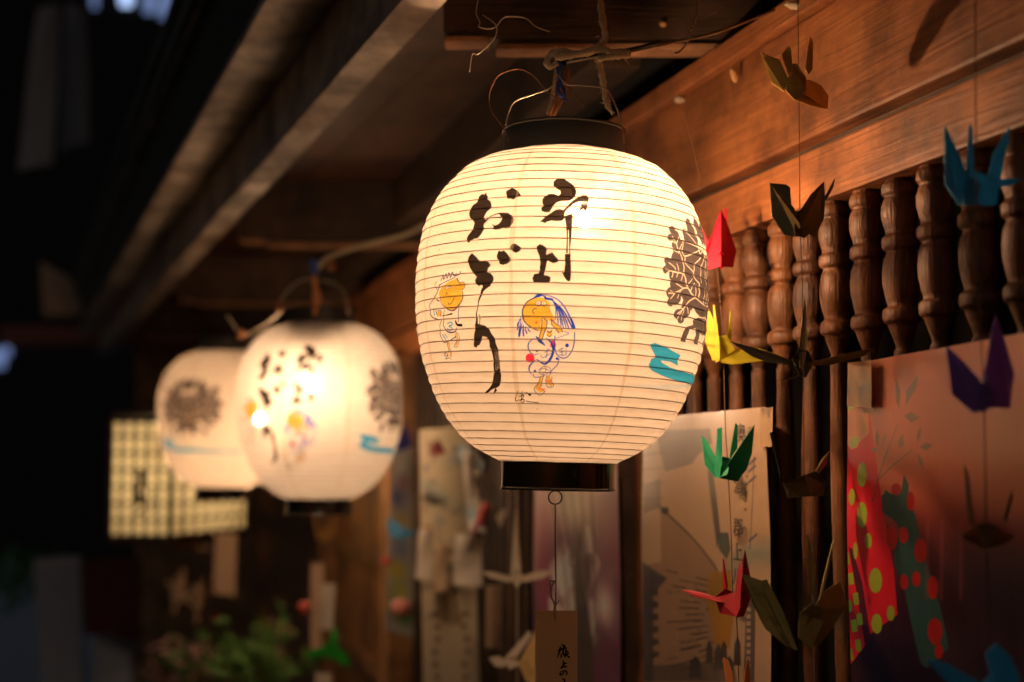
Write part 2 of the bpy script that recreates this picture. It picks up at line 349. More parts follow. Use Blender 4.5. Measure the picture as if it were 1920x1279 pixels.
# dancing girl in a blue and white robe
cv.poly([(610,335),(560,360),(525,400),(510,460),(525,520),(560,560),(620,595),(660,600),(655,540),(670,500),(700,505),(740,520),(760,545),(770,500),(735,440),(725,370),(690,335)], OCH)
cv.poly([(680,495),(708,520),(700,575),(690,600),(665,672),(640,660),(660,590),(668,540)], OCH); cv.stroke([(668,500),(662,590),(640,660),(665,672),(690,600),(703,575),(708,520),(680,495)], 5*s, NAVY, smooth=False)
cv.poly([(738,505),(775,540),(805,560),(830,605),(800,615),(770,575),(745,550)], OCH); cv.stroke([(745,555),(738,505),(775,540),(810,560),(832,605)], 5*s, NAVY, smooth=False); cv.stroke([(745,550),(770,575),(800,615)], 5*s, NAVY)
cv.poly([(703,600),(748,600),(745,635),(725,645),(708,632)], OCH); cv.stroke([(708,600),(728,612),(746,595)], 5*s, NAVY); cv.stroke([(705,630),(725,646),(745,632)], 4*s, INK)
cv.stroke([(625,328),(560,360),(525,400),(511,460),(525,520),(570,565),(635,598)], [9*s,7*s,6*s,9*s,7*s,6*s,5*s], NAVY)
for c, r in (((637, 380), 20), ((680, 382), 19)):
    cv.disc(c, r + 2, NAVY); cv.disc(c, r - 2, (1, 1, 1)); cv.disc((c[0] - 1, c[1] - 3), 6, NAVY, .6)
cv.stroke([(625,420),(603,424),(592,445),(607,463)], 5*s, NAVY); cv.disc((622, 533), 9, RED)
cv.stroke([(610,330),(640,316),(662,312)], [10*s,24*s,14*s], BLUE); cv.stroke([(690,325),(700,340),(748,348)], [12*s,18*s,16*s], BLUE); cv.disc((678, 318), 8, BLUE)
cv.stroke([(690,310),(770,335),(830,385),(870,450),(905,520),(922,572)], [5*s,7*s,8*s,9*s,14*s,22*s], BLUE)
for e, w in (((905,570),9),((880,575),8),((858,570),7),((838,578),7),((820,560),6),((795,540),6),((775,505),6)):
    cv.stroke([(742,345),((742+e[0])/2+16,(345+e[1])/2-16),e], [3*s,w*s,w*s], BLUE)
for a, c, w in (((500,488),(470,590),8),((503,505),(484,645),9),((512,530),(492,640),8),((520,550),(522,640),10),((535,565),(548,622),8),((552,575),(572,606),7),((490,520),(468,560),6)): cv.stroke([a, ((a[0]+c[0])/2-4,(a[1]+c[1])/2), c], [4*s,w*s,w*s], BLUE)
cv.stroke([(602,660),(567,688),(556,730),(573,770),(612,794)], [5*s,6*s,9*s,6*s,4*s], BLUE); cv.stroke([(620,645),(650,680),(690,716)], [9*s,22*s,7*s], BLUE)
cv.disc((755, 712), 25, RED); cv.poly([(735,690),(745,672),(762,678),(768,740),(745,735)], RED)
cv.stroke([(700,658),(738,690),(756,740),(745,800),(710,850),(680,862),(625,828)], [6*s,12*s,16*s,18*s,16*s,13*s,6*s], BLUE)
cv.stroke([(770,642),(766,720),(788,790),(830,816),(870,805),(908,752),(925,680),(926,612)], 7*s, BLUE); cv.stroke([(780,658),(830,640),(880,620),(845,604)], 4*s, BLUE)
for q in ([(800,750),(845,735)], [(805,790),(855,790),(858,740)], [(822,735),(828,800)], [(806,770),(850,762)], [(655,790),(672,815),(700,800)], [(690,770),(730,745)], [(700,800),(735,780)], [(712,740),(700,815)], [(612,790),(640,780)]): cv.stroke(q, 4*s, BLUE)
cv.disc((866, 716), 15, BLUE); cv.disc((785, 820), 11, BLUE); cv.disc((625, 760), 9, BLUE); cv.disc((610, 920), 10, BLUE); cv.disc((572, 816), 36, RED)
cv.stroke([(612,833),(576,870),(564,910),(580,946)], [5*s,10*s,9*s,4*s], BLUE); cv.stroke([(800,820),(790,868),(742,918),(730,946)], 6*s, BLUE); cv.stroke([(595,945),(608,970),(650,968),(682,958)], 5*s, BLUE)
cv.stroke([(640,912),(690,880),(736,908),(690,950),(645,935),(670,900),(720,915)], 3.4*s, NAVY); cv.stroke([(680,880),(700,905),(672,945)], 3*s, NAVY)
cv.poly([(650,970),(682,958),(662,1010),(655,1055),(690,1080),(655,1092),(615,1065)], OCH); cv.poly([(708,958),(730,950),(728,990),(758,1022),(740,1045),(700,1012)], OCH)
cv.stroke([(655,970),(635,1020),(606,1070),(650,1114),(692,1082)], 3.6*s, NAVY); cv.stroke([(680,960),(664,1010),(660,1050)], 3.6*s, NAVY); cv.stroke([(705,958),(698,1010),(715,1050),(760,1035),(730,985)], 3.4*s, NAVY)
cv.stroke([(640,1056),(668,1064),(692,1066)], 6*s, RED); cv.stroke([(668,1064),(686,1080)], 6*s, RED); cv.stroke([(692,998),(735,1003),(746,972)], 6*s, RED)
for q in ([(475,1082),(460,1130),(460,1160),(492,1148)], [(492,1104),(525,1096)], [(508,1085),(506,1150),(490,1160)], [(486,1128),(522,1112),(515,1138),(500,1150),(528,1150),(518,1170),(500,1166)], [(540,1160),(580,1168),(640,1173)]): cv.stroke(q, 4.6*s, INK)
cv.stroke([(540,1092),(572,1110)], [5*s,16*s], INK)
# dancing boy with a headband
s = setmap(780, 480, 4.265)
cv.poly([(190,285),(205,250),(260,205),(330,178),(346,212),(375,208),(388,235),(378,265),(358,272),(370,290),(368,350),(340,395),(300,430),(260,430),(225,400),(200,360),(185,315)], OCH)
cv.stroke([(204,200),(214,150),(224,188),(238,140),(248,180),(262,134),(274,172),(288,130),(300,158),(318,140)], 6*s, NAVY); cv.stroke([(190,232),(250,200),(312,170)], 5*s, NAVY); cv.stroke([(308,160),(340,148),(352,122)], 6*s, NAVY); cv.stroke([(325,180),(345,215)], 8*s, NAVY); cv.stroke([(180,270),(190,232)], 8*s, NAVY)
cv.stroke([(350,215),(378,208),(388,235),(380,262),(360,270)], 4*s, NAVY); cv.stroke([(371,280),(369,345),(336,395),(296,436),(252,426),(205,380),(190,320)], [5*s,7*s,8*s,8*s,6*s,5*s,4*s], NAVY)
for c in ((244, 252), (265, 244)): cv.disc(c, 14, NAVY); cv.disc(c, 11, (1, 1, 1)); cv.disc(c, 4, NAVY)
cv.stroke([(236,315),(242,292),(252,308)], 4*s, INK); cv.stroke([(258,368),(265,388),(290,370),(302,336)], 4.5*s, INK)
cv.stroke([(175,285),(155,330),(140,375)], 9*s, OCH); cv.stroke([(180,200),(155,235),(178,290),(145,335),(116,405),(130,480),(182,512)], [3*s,4*s,4*s,5*s,7*s,8*s,7*s], NAVY)
cv.stroke([(140,420),(150,450),(155,475)], 10*s, CYAN); cv.stroke([(160,430),(170,460)], 8*s, CYAN)
cv.poly([(170,465),(185,438),(205,445),(208,470),(190,488)], OCH); cv.stroke([(175,488),(172,450),(190,434),(207,450),(195,486)], 4*s, NAVY); cv.stroke([(165,350),(188,362)], 9*s, NAVY)
cv.stroke([(230,430),(220,500),(226,570),(260,608),(308,606),(322,570)], [4*s,5*s,6*s,9*s,8*s,4*s], NAVY); cv.stroke([(338,415),(335,480),(338,530)], 5*s, NAVY); cv.stroke([(205,480),(240,475),(285,462)], [4*s,5*s,12*s], INK)
cv.stroke([(315,518),(330,550),(362,553)], [8*s,16*s,20*s], INK)
cv.stroke([(252,540),(278,530),(290,548),(262,562),(286,575),(270,596),(248,580)], 9*s, CYAN)
cv.stroke([(202,512),(192,600),(210,660),(230,692),(300,655),(322,640)], 5*s, NAVY); cv.stroke([(218,630),(236,668)], 10*s, CYAN); cv.stroke([(235,625),(250,655)], 8*s, CYAN)
cv.stroke([(318,618),(328,660),(320,712)], 16*s, OCH); cv.stroke([(312,635),(316,690),(306,724),(330,726),(340,680),(342,640),(325,612)], 3.6*s, NAVY)
cv.stroke([(253,690),(262,740),(276,800)], 13*s, OCH); cv.stroke([(248,692),(258,745),(250,790)], 3.4*s, NAVY); cv.stroke([(262,690),(272,740),(284,806)], 3.4*s, NAVY)
cv.stroke([(222,785),(240,770),(232,800),(260,795),(240,825),(275,815),(285,830)], 3.4*s, NAVY)
# round leaf crest and blue brush mark
s = setmap(1180, 380, 3.367)
TC = R(70)
DK = (.36, .34, .37); LN = (1, .97, .93)
def both(P, fn):
    Q = [unproject(1180 + x / 3.367, 380 + y / 3.367) for x, y in P]
    for side in (0, 1):
        fn(np.array([L2T((t if t < TC else TC) if side == 0 else 2 * TC - (t if t < TC else TC), z) for t, z in Q]))
def lobe(x, y, r): both([(x + r * .8 * math.cos(k * .4488), y + r * math.sin(k * .4488)) for k in range(14)], lambda q: cv.polyQ(q, DK))
for q in ((273,172,26),(262,218,24),(290,205,30),(300,235,34),(283,265,20),(300,300,28),(320,265,34),(240,368,26),(232,424,28),(262,400,46),(280,455,38),(300,345,42),(265,570,40),(262,628,28),(290,600,48),(285,520,36),(330,540,54),(310,705,34),(326,738,26),(350,690,42),(372,640,46),(330,480,52),(330,400,56),(350,330,40)): lobe(*q)
for P in ([(360,95),(380,110),(400,150),(425,215),(430,268),(400,235),(370,185),(355,130)], [(396,88),(416,110),(442,160),(467,222),(486,300),(450,262),(425,200),(398,120)], [(345,152),(380,200),(425,262),(415,292),(352,244),(336,190)], [(345,235),(440,296),(486,350),(494,640),(425,672),(345,640),(318,520),(316,380)], [(405,640),(482,640),(476,725),(440,722),(415,690)], [(325,875),(338,818),(368,782),(398,772),(400,744),(430,725),(470,735),(476,800),(464,905),(448,895),(455,840),(440,822),(425,898),(404,890),(415,830),(418,792),(382,800),(365,840),(355,882)]):
    both(dens(P, 2), lambda q: cv.polyQ(q, DK))
for P, w in (([(345,235),(432,285),(432,305),(350,338),(338,290),(345,235)],8), ([(440,262),(430,290),(444,322),(454,295),(440,262)],8), ([(455,340),(412,395),(408,470),(440,512)],9), ([(468,345),(446,420),(450,505)],9), ([(482,350),(470,430),(480,520)],8), ([(452,295),(486,288)],8), ([(345,160),(385,215),(425,268)],7), ([(380,112),(410,180),(436,262)],7), ([(350,338),(360,385),(405,440)],8),
             ([(232,418),(300,440),(345,452),(372,540),(415,600),(470,652)],10), ([(250,380),(290,412),(300,440)],7), ([(232,448),(262,428)],7), ([(270,470),(282,432)],7), ([(300,470),(312,442)],7), ([(330,490),(340,452)],7), ([(300,385),(322,442)],7), ([(345,380),(350,452)],8),
             ([(250,572),(300,566),(345,540),(372,540)],9), ([(262,606),(292,568)],7), ([(262,556),(285,568)],7), ([(305,602),(330,552)],7), ([(300,512),(340,540)],8), ([(410,510),(385,560)],8), ([(395,480),(372,520)],7),
             ([(308,700),(345,668),(378,622),(415,600)],9), ([(306,732),(330,690)],7), ([(330,740),(345,680)],7), ([(318,660),(340,672)],7), ([(372,700),(366,650)],7), ([(275,215),(300,262),(322,322),(345,380)],8), ([(318,212),(300,258)],7), ([(272,240),(292,256)],7), ([(332,262),(316,312)],7), ([(285,300),(314,318)],7), ([(420,520),(418,590)],9), ([(440,520),(436,600)],16), ([(470,545),(462,640)],12)):
    P2 = catmull([(x, y, 0) for x, y in P], 4) if len(P) > 2 else [Vector((*p, 0)) for p in P]
    both([(p.x, p.y) for p in P2], lambda q, w=w: cv.strokeQ(q, w * s * .9, LN))
cv.map = lambda x, y: L2T(*unproject(1180 + x / 3.367, 380 + y / 3.367))
cv.poly(dens([(130,895),(160,885),(250,920),(325,965),(305,1000),(305,1030),(260,1005),(200,995),(205,1010),(260,1040),(340,1068),(400,1090),(402,1130),(380,1145),(300,1125),(200,1090),(140,1060),(122,1025),(135,990),(170,975),(145,940)], 2), CYAN, .95)
_t, _z = unproject(1180 + 390 / 3.367, 380 + 1115 / 3.367)
_q = np.array([L2T(_t + a, _z - d) for a, d in ((-.05, -.002), (.25, .003), (.6, .004), (1.0, .001), (1.35, -.004))]); cv.strokeQ(_q, [34, 40, 26, 20, 8], CYAN, .8)
# faint age spots and the overlaps of the eight paper gores
rng = random.Random(5)
for _ in range(170):
    x, y = rng.random() * TW, rng.random() * TH; r = rng.choice((1.2, 1.6, 2.2, 4)); cv.polyQ(np.array([(x + r * math.cos(k), y + r * math.sin(k)) for k in range(6)]), (.62, .42, .26), .55)
GORE0 = R(-20)
for g in range(8):
    th = GORE0 + g * math.pi / 4; th = (th + math.pi) % (2 * math.pi) - math.pi
    x = L2T(th, 0)[0]; cv.strokeQ(np.array([(x + rng.uniform(-4, 4), yy) for yy in np.linspace(0, TH, 16)]), [rng.uniform(10, 26) for _ in range(16)], (.84, .78, .68), .4)
LANT_IMG = cv.image('lantern_print')

def lantern_paper_mesh():
    NS, sub = 160, 5; rows = NT * sub + 1; verts = []; uvs = []
    arcT = _arc[-1]
    for i in range(rows):
        for k in range(NS + 1):
            th = -math.pi + 2 * math.pi * k / NS
            a = arcT * i / (rows - 1); z = float(np.interp(a, _arc, _zs)); r = float(np.interp(z, _zs, _rs))
            ph = (a / arcT * NT + th / (2 * math.pi)) % 1.0
            edge = min(1, min(i, rows - 1 - i) / (sub * 1.5))
            g = ((th - GORE0) / (math.pi / 4)) % 1.0; flat = -.0016 * math.sin(math.pi * g) ** 2 * 1.0 + .0008
            rr = r + edge * ((.0013 * math.sin(math.pi * ph) ** .8 - .0006) + flat)
            rr += .0004 * math.sin(th * 23 + z * 90) * math.sin(z * 310 + th * 5) * edge
            verts.append((rr * math.sin(th), -rr * math.cos(th), z)); uvs.append((k / NS, (z - ZMIN) / (ZMAX - ZMIN)))
    faces = [(i*(NS+1)+k, i*(NS+1)+k+1, (i+1)*(NS+1)+k+1, (i+1)*(NS+1)+k) for i in range(rows-1) for k in range(NS)]
    me = bpy.data.meshes.new('paper_shade'); me.from_pydata(verts, [], faces)
    uv = me.uv_layers.new(name='print')
    li = np.array([l.vertex_index for l in me.loops]); uv.data.foreach_set('uv', np.array(uvs, np.float32)[li].ravel())
    me.polygons.foreach_set('use_smooth', [True] * len(faces)); me.update(); return me
def rib_mesh():
    bm = bmesh.new(); arcT = _arc[-1]; pts = []; n = NT * 96
    for i in range(n + 1):
        tt = i / n; turn = tt * NT; th = -turn * 2 * math.pi
        th_w = (th + math.pi) % (2 * math.pi) - math.pi
        # valleys of the paper lie where a/arcT*NT + th/2pi is whole
        a = arcT * max(0, min(1, (math.floor(turn + .5) - th_w / (2 * math.pi)) / NT)) if False else arcT * tt
        z = float(np.interp(a, _arc, _zs)); g = ((th_w - GORE0) / (math.pi / 4)) % 1.0
        r = float(np.interp(z, _zs, _rs)) - .0006 + (-.0016 * math.sin(math.pi * g) ** 2 + .0008) + .00055
        pts.append(Vector((r * math.sin(th), -r * math.cos(th), z)))
    tube_bm(pts, .00058, 4, smooth=False, bm=bm)
    me = bpy.data.meshes.new('bamboo_rib'); bm.to_mesh(me); bm.free(); me.materials.append(RIB); return me

LP, N_, L_, b_ = newmat('lantern_paper')
ti = N_.new('ShaderNodeTexImage'); ti.image = LANT_IMG; ti.extension = 'REPEAT'; ti.interpolation = 'Linear'
tc = N_.new('ShaderNodeTexCoord'); nz = N_.new('ShaderNodeTexNoise'); nz.inputs['Scale'].default_value = 55; nz.inputs['Detail'].default_value = 8; nz.inputs['Roughness'].default_value = .7
mpf = N_.new('ShaderNodeMapping'); mpf.inputs['Scale'].default_value = (.6, .6, 2.2); L_.new(tc.outputs['Object'], mpf.inputs[0]); L_.new(mpf.outputs[0], nz.inputs['Vector'])
rmp = N_.new('ShaderNodeMapRange'); rmp.inputs[1].default_value = .3; rmp.inputs[2].default_value = .72; rmp.inputs[3].default_value = .86; rmp.inputs[4].default_value = 1.0; L_.new(nz.outputs['Fac'], rmp.inputs[0])
mul = N_.new('ShaderNodeMix'); mul.data_type = 'RGBA'; mul.blend_type = 'MULTIPLY'; mul.inputs[0].default_value = 1; L_.new(ti.outputs['Color'], mul.inputs[6])
pc = N_.new('ShaderNodeMix'); pc.data_type = 'RGBA'; pc.inputs[6].default_value = (.33, .285, .235, 1); pc.inputs[7].default_value = (.385, .345, .295, 1)
rm2 = N_.new('ShaderNodeMapRange'); rm2.inputs[1].default_value = .86; rm2.inputs[2].default_value = 1.0; L_.new(rmp.outputs[0], rm2.inputs[0]); L_.new(rm2.outputs[0], pc.inputs[0]); L_.new(pc.outputs[2], mul.inputs[7])
tl = N_.new('ShaderNodeBsdfTranslucent'); L_.new(mul.outputs[2], tl.inputs['Color'])
df = N_.new('ShaderNodeBsdfDiffuse'); L_.new(mul.outputs[2], df.inputs['Color'])
tp = N_.new('ShaderNodeBsdfTransparent'); tpm = N_.new('ShaderNodeMix'); tpm.data_type = 'RGBA'; tpm.inputs[0].default_value = .97; tpm.inputs[6].default_value = (1, 1, 1, 1); L_.new(ti.outputs['Color'], tpm.inputs[7]); L_.new(tpm.outputs[2], tp.inputs['Color'])
rf = N_.new('ShaderNodeBsdfRefraction'); rf.inputs['IOR'].default_value = 1.3; rf.inputs['Roughness'].default_value = .75; L_.new(mul.outputs[2], rf.inputs['Color'])
bpn = N_.new('ShaderNodeBump'); bpn.inputs['Strength'].default_value = .35; bpn.inputs['Distance'].default_value = .0012; L_.new(nz.outputs['Fac'], bpn.inputs['Height']); L_.new(bpn.outputs[0], tl.inputs['Normal']); L_.new(bpn.outputs[0], df.inputs['Normal'])
m1 = N_.new('ShaderNodeMixShader'); m1.inputs[0].default_value = .55; L_.new(tl.outputs[0], m1.inputs[1]); L_.new(df.outputs[0], m1.inputs[2])
m2 = N_.new('ShaderNodeMixShader'); m2.inputs[0].default_value = .02; L_.new(m1.outputs[0], m2.inputs[1]); L_.new(rf.outputs[0], m2.inputs[2])
m3 = N_.new('ShaderNodeMixShader'); m3.inputs[0].default_value = .40; L_.new(m2.outputs[0], m3.inputs[1]); L_.new(tp.outputs[0], m3.inputs[2])
L_.new(m3.outputs[0], N_['Material Output'].inputs['Surface'])
BULBM, N_, L_, b_ = newmat('glowing_bulb'); b_.inputs['Base Color'].default_value = (1, .8, .6, 1)
b_.inputs['Emission Color'].default_value = (*BULB_COL, 1); 
ge = N_.new('ShaderNodeNewGeometry'); sx = N_.new('ShaderNodeSeparateXYZ'); L_.new(ge.outputs['Normal'], sx.inputs[0])      # dome lamp: shines mostly downwards and sideways
mr_ = N_.new('ShaderNodeMapRange'); mr_.inputs[1].default_value = .45; mr_.inputs[2].default_value = -.6; mr_.inputs[3].default_value = BULB * .55; mr_.inputs[4].default_value = BULB
L_.new(sx.outputs[2], mr_.inputs[0]); L_.new(mr_.outputs[0], b_.inputs['Emission Strength'])

BULBF = BULBM.copy(); BULBF.name = 'glowing_bulb_far'; _bf = BULBF.node_tree.nodes['Principled BSDF']; _bf.inputs['Emission Color'].default_value = (1, .65, .40, 1)
for _x in BULBF.node_tree.nodes:
    if _x.type == 'MAP_RANGE': _x.inputs[3].default_value *= .60; _x.inputs[4].default_value *= .60
PAPER_ME = lantern_paper_mesh(); PAPER_ME.materials.append(LP)
RIB_ME = rib_mesh()
def tmesh(bm, mat, smooth=True, name='part'):
    me = bpy.data.meshes.new(name); bmesh.ops.recalc_face_normals(bm, faces=bm.faces)
    for f in bm.faces: f.smooth = smooth
    bm.to_mesh(me); bm.free(); me.materials.append(mat); return me
def ring_wall(r, z0, z1, t=.0016, lip=.0012, seg=72, lid=None):
    pr = [(r - t, z0), (r + lip, z0), (r + lip, z0 + .0022), (r, z0 + .0032), (r, z1 - .0032), (r + lip, z1 - .0022), (r + lip, z1), (r - t, z1), (r - t, z0)]
    bm = lathe_bm(pr, seg, cap=False)
    bmesh.ops.remove_doubles(bm, verts=bm.verts, dist=1e-5)
    if lid is not None: lathe_bm([(.001, lid), (r - t, lid), (r - t, lid + .002), (.001, lid + .002)], seg, bm=bm)
    return bm
COLL_T = tmesh(ring_wall(.0695, ZMAX - .002, ZMAX + .031), MATTE_BLACK, False, 'top_collar')
COLL_B = tmesh(ring_wall(.0635, ZMIN - .031, ZMIN + .002, lid=ZMIN - .028), LACQ, False, 'bottom_collar')
for me in (COLL_T, COLL_B):
    for p in me.polygons: p.use_smooth = abs(p.normal.z) < .3
    me.set_sharp_from_angle(angle=R(30)) if hasattr(me, 'set_sharp_from_angle') else None
def sphere_bm(r, sx=1, sy=1, sz=1, c=(0, 0, 0), sub=2, bm=None):
    bm = bm or bmesh.new(); g = bmesh.ops.create_icosphere(bm, subdivisions=sub, radius=r)
    for v in g['verts']: v.co = Vector((v.co.x * sx + c[0], v.co.y * sy + c[1], v.co.z * sz + c[2]))
    return bm
def make_lantern(loc, roty, rotz, bulb, label, scale=1.0, bm_=None):
    t = empty('paper_lantern', loc, (0, roty, 0), label=label, cat='lantern', group='round paper lanterns hanging in a row under the eave')
    t.scale = (scale,) * 3
    s_ = link('paper_shade', PAPER_ME, t); s_.rotation_euler = (0, 0, rotz)
    s_ = link('bamboo_rib', RIB_ME, t); s_.rotation_euler = (0, 0, rotz)
    link('top_collar', COLL_T, t); link('bottom_collar', COLL_B, t)
    bx, by, bz = bulb
    obj('bulb', sphere_bm(.0085, 1, 1, 1.15, (bx, by, bz), 3), bm_ or BULBM, t, True)
    obj('bulb_socket', lathe_bm([(.006, .0), (.014, .0), (.015, .03), (.011, .045), (.004, .05)], 16).copy() if False else _sock(bx, by, bz + .017), MATTE_BLACK, t, True)
    obj('crossbar', box_bm(-.068, .068, -.004, .004, ZMAX + .010, ZMAX + .014), MATTE_BLACK, t)
    return t
def _sock(bx, by, z0):
    bm = lathe_bm([(.009, 0), (.014, .002), (.0145, .03), (.010, .040), (.004, .044)], 18)
    for v in bm.verts: v.co += Vector((bx, by, z0))
    tube_bm([(bx, by, z0 + .04), (bx * .6, by * .6, z0 + .055), (0, 0, ZMAX + .02), (-.008, 0, ZMAX + .034)], .0026, 6, bm=bm)
    return bm
L1 = make_lantern(LC, TILT, 0.0, (.024, -.005, .098), 'largest lantern, in sharp focus with brush writing and two dancing children')
LC2 = at(600, 767, 2.83); LC3 = at(419, 784, 3.64)
L2 = make_lantern(LC2, R(-.3), R(1.5), (-.004, -.085, .042), 'blurred middle lantern with brush writing, overlapping the lantern with the crest', bm_=BULBF)
L3 = make_lantern(LC3, R(.3), R(-91), (.085, .05, .0), 'smallest lantern, farthest away, with a round brown crest facing us')

# wire bails, ring, string of the nearest lantern
def tp_(P, D=1.6): return [at(p[0], p[1], p[2] if len(p) > 2 else D) for p in P]
ROTinv = (Matrix.Translation(L1.location) @ Matrix.Rotation(TILT, 4, 'Y')).inverted()
def lpart(name, P, r, mat, D=1.6, seg=6, wob=0):
    return obj(name, tube_bm([ROTinv @ p for p in tp_(P, D)], r, seg, wob=wob), mat, L1, True)
lpart('handle_wire', [(948,236),(954,210),(966,190),(1000,177),(1030,166),(1044,150)], .0009, WIRE, 1.56)
lpart('handle_wire', [(1170,268),(1164,225),(1150,188),(1138,168),(1120,163),(1085,160),(1062,158),(1046,140)], .0009, WIRE, 1.56)
lpart('hook_ring', [(1041 + 12.5 * math.cos(a), 933 + 12.5 * math.sin(a)) for a in np.linspace(-1.57, 4.71, 17)], .0008, IRON, 1.6)
cord_t = obj('power_cord', tube_bm(tp_([(1060,126),(1059,150),(1050,178),(1038,205),(1026,232,1.6)], 1.585), .0026, 8), CORD, None, True, label='orange twin power cord running up from the nearest lantern to the knot', cat='cord')
obj('second_core', tube_bm(tp_([(1065,130),(1063,152),(1055,180),(1043,207),(1031,234,1.6)], 1.58), .0022, 8), CORD, cord_t, True)
for Lx, LCx, d in ((L2, LC2, 2.75), (L3, LC3, 3.58)):
    pass
c2 = obj('power_cord', tube_bm(tp_([(588,498),(590,530),(594,560),(590,590)], 2.75), [.004, .006, .009, .004], 8), CORD, None, True, label='orange power cord above the blurred middle lantern', cat='cord')
obj('blue_tie', tube_bm(tp_([(590,488),(588,500),(591,514)], 2.74), .009, 8), BLUE_TIE, None, True, label='blurred blue plastic tie above the middle lantern', cat='tie')
obj('hanging_wire', tube_bm(tp_([(520,590),(528,560),(560,528),(600,525),(640,540),(655,590)], 2.75), .0022, 6), WIRE, None, True, label='looped wire bail above the blurred middle lantern', cat='wire')
obj('hanging_wire', tube_bm(tp_([(425,590),(440,612),(455,630),(500,606),(530,582)], 2.9), .003, 6), WIRE, None, True, label='loose bent wire at the upper left of the middle lantern', cat='wire')
obj('hanging_wire', tube_bm(tp_([(595,505),(612,485),(650,470),(700,455),(760,440),(800,418)], 2.8), .0045, 6), TWINE, None, True, label='blurred rope running right from the middle lantern towards the wall', cat='rope')
for (x, y, d, r) in ((522,575,2.75,.010),(586,568,2.75,.009),(452,626,2.9,.010),(620,497,2.8,.012)):
    o = obj('cord_knot', sphere_bm(r, 1, .8, 1.1, at(x, y, d), 2), COPPER, None, True, label={522:'knot on the wire loop left of the middle cord',586:'knot at the foot of the orange cord above the middle lantern',452:'knot at the low bend of the loose wire',620:'knot where the rope meets the middle wire loop'}[x], cat='knot', group='knots in the wires above the middle lantern')

# twine and loose wires at the nearest lantern
tw = empty('hemp_twine', at(1080, 105, 1.59), label='frayed hemp twine knotted above the nearest lantern', cat='twine')
def twp(P, r, D=1.59, mat=TWINE, wob=.25, name='strand', th=tw):
    bm = tube_bm([rel(th, p) for p in tp_(P, D)], r, 7, wob=wob); return obj(name, bm, mat, th, True)
twp([(1118,-330,1.57),(1122,-150,1.57),(1124,-40,1.57),(1127,10,1.57),(1131,45,1.565),(1134,74,1.565),(1118,92,1.56)], 0.00392)
twp([(1118,92,1.56),(1090,102),(1060,97),(1035,100),(1025,116),(1032,125),(1045,118)], 0.00378, 1.565)
twp([(1040,108),(1075,104),(1120,92),(1150,98),(1174,97),(1176,104),(1150,106),(1120,112)], 0.00365, 1.56)
twp([(1116,104),(1124,120),(1130,150),(1135,180),(1141,200),(1150,214)], [.0042,.0038,.004,.0036,.004,.0038,.0026], 1.58)
twp([(1045,120),(1040,150),(1034,190),(1028,215)], .0024, 1.60)
for _ in range(26):
    x, y = random.choice([(1132,40),(1128,70),(1124,125),(1130,160),(1137,185),(1170,99),(1095,100),(1045,100)]); x += random.uniform(-5,5); y += random.uniform(-12,12)
    twp([(x,y),(x+random.uniform(-8,8),y+random.uniform(-6,8)),(x+random.uniform(-14,14),y+random.uniform(-8,12))], .00022, 1.565, wob=0, name='fibre')
bt = empty('blue_wire_tie', at(1051, 150, 1.57), label='twisted blue wire tie binding the cord and the wire bail', cat='tie')
twp([(1050,118),(1046,135),(1054,150),(1045,165),(1052,180),(1058,178)], .0022, 1.57, BLUE_TIE, .1, 'wrap', bt)
twp([(1055,122),(1047,142),(1052,160),(1058,170),(1058,185),(1064,189)], .0016, 1.57, BLUE_TIE, .1, 'wrap', bt)
twp([(1046,112),(1056,118),(1050,128),(1042,122),(1052,112)], .0045, 1.575, IRON, .1, 'knot', bt)
def loose(P, r, mat, label, D=1.57, cat='wire', g=None): return obj('loose_wire', tube_bm(tp_(P, D), r, 5, wob=.08), mat, None, True, label=label, cat=cat, group=g)
loose([(1486,6,1.67),(1420,32,1.66),(1340,62),(1260,80),(1180,97),(1110,108),(1056,118)], .0019, WIRE, 'long taut cable running from the beam corner down to the knot above the nearest lantern', 1.60, 'cable')
loose([(1240,78),(1180,92),(1120,103),(1060,113)], .0017, IRON, 'black cable lying along the last stretch of the taut cable', 1.57, 'cable')
loose([(953,265),(945,242),(922,210),(917,180),(928,150),(945,136),(975,130),(1000,142),(1020,165),(1040,182),(1058,188),(1070,178),(1060,155)], .0006, COPPER, 'thin rusty wire curling round left of the knot')
loose([(1054,155),(1068,165),(1078,178),(1085,188),(1095,200)], .0008, COPPER, 'short rusty wire end sticking down right of the cord')
loose([(896,0),(893,25),(900,42),(898,50),(915,54),(930,50),(942,35),(955,31),(985,34),(1005,50),(1032,60)], .0008, WIRE, 'wavy pale wire in front of the dark rafter end')
loose([(905,28),(925,42),(932,55),(925,75),(905,95),(895,102),(885,103),(880,135)], .0007, WIRE, 'kinked pale wire dangling below the rafter end')
loose([(1306,-5),(1305,30),(1298,52),(1290,60),(1293,70),(1285,85),(1275,96),(1264,100)], .0011, WIRE, 'twisted wire hook hanging from the rafter at right')
loose([(1296,32),(1320,31),(1345,23)], .0006, WIRE, 'straight thin wire end beside the twisted wire hook')

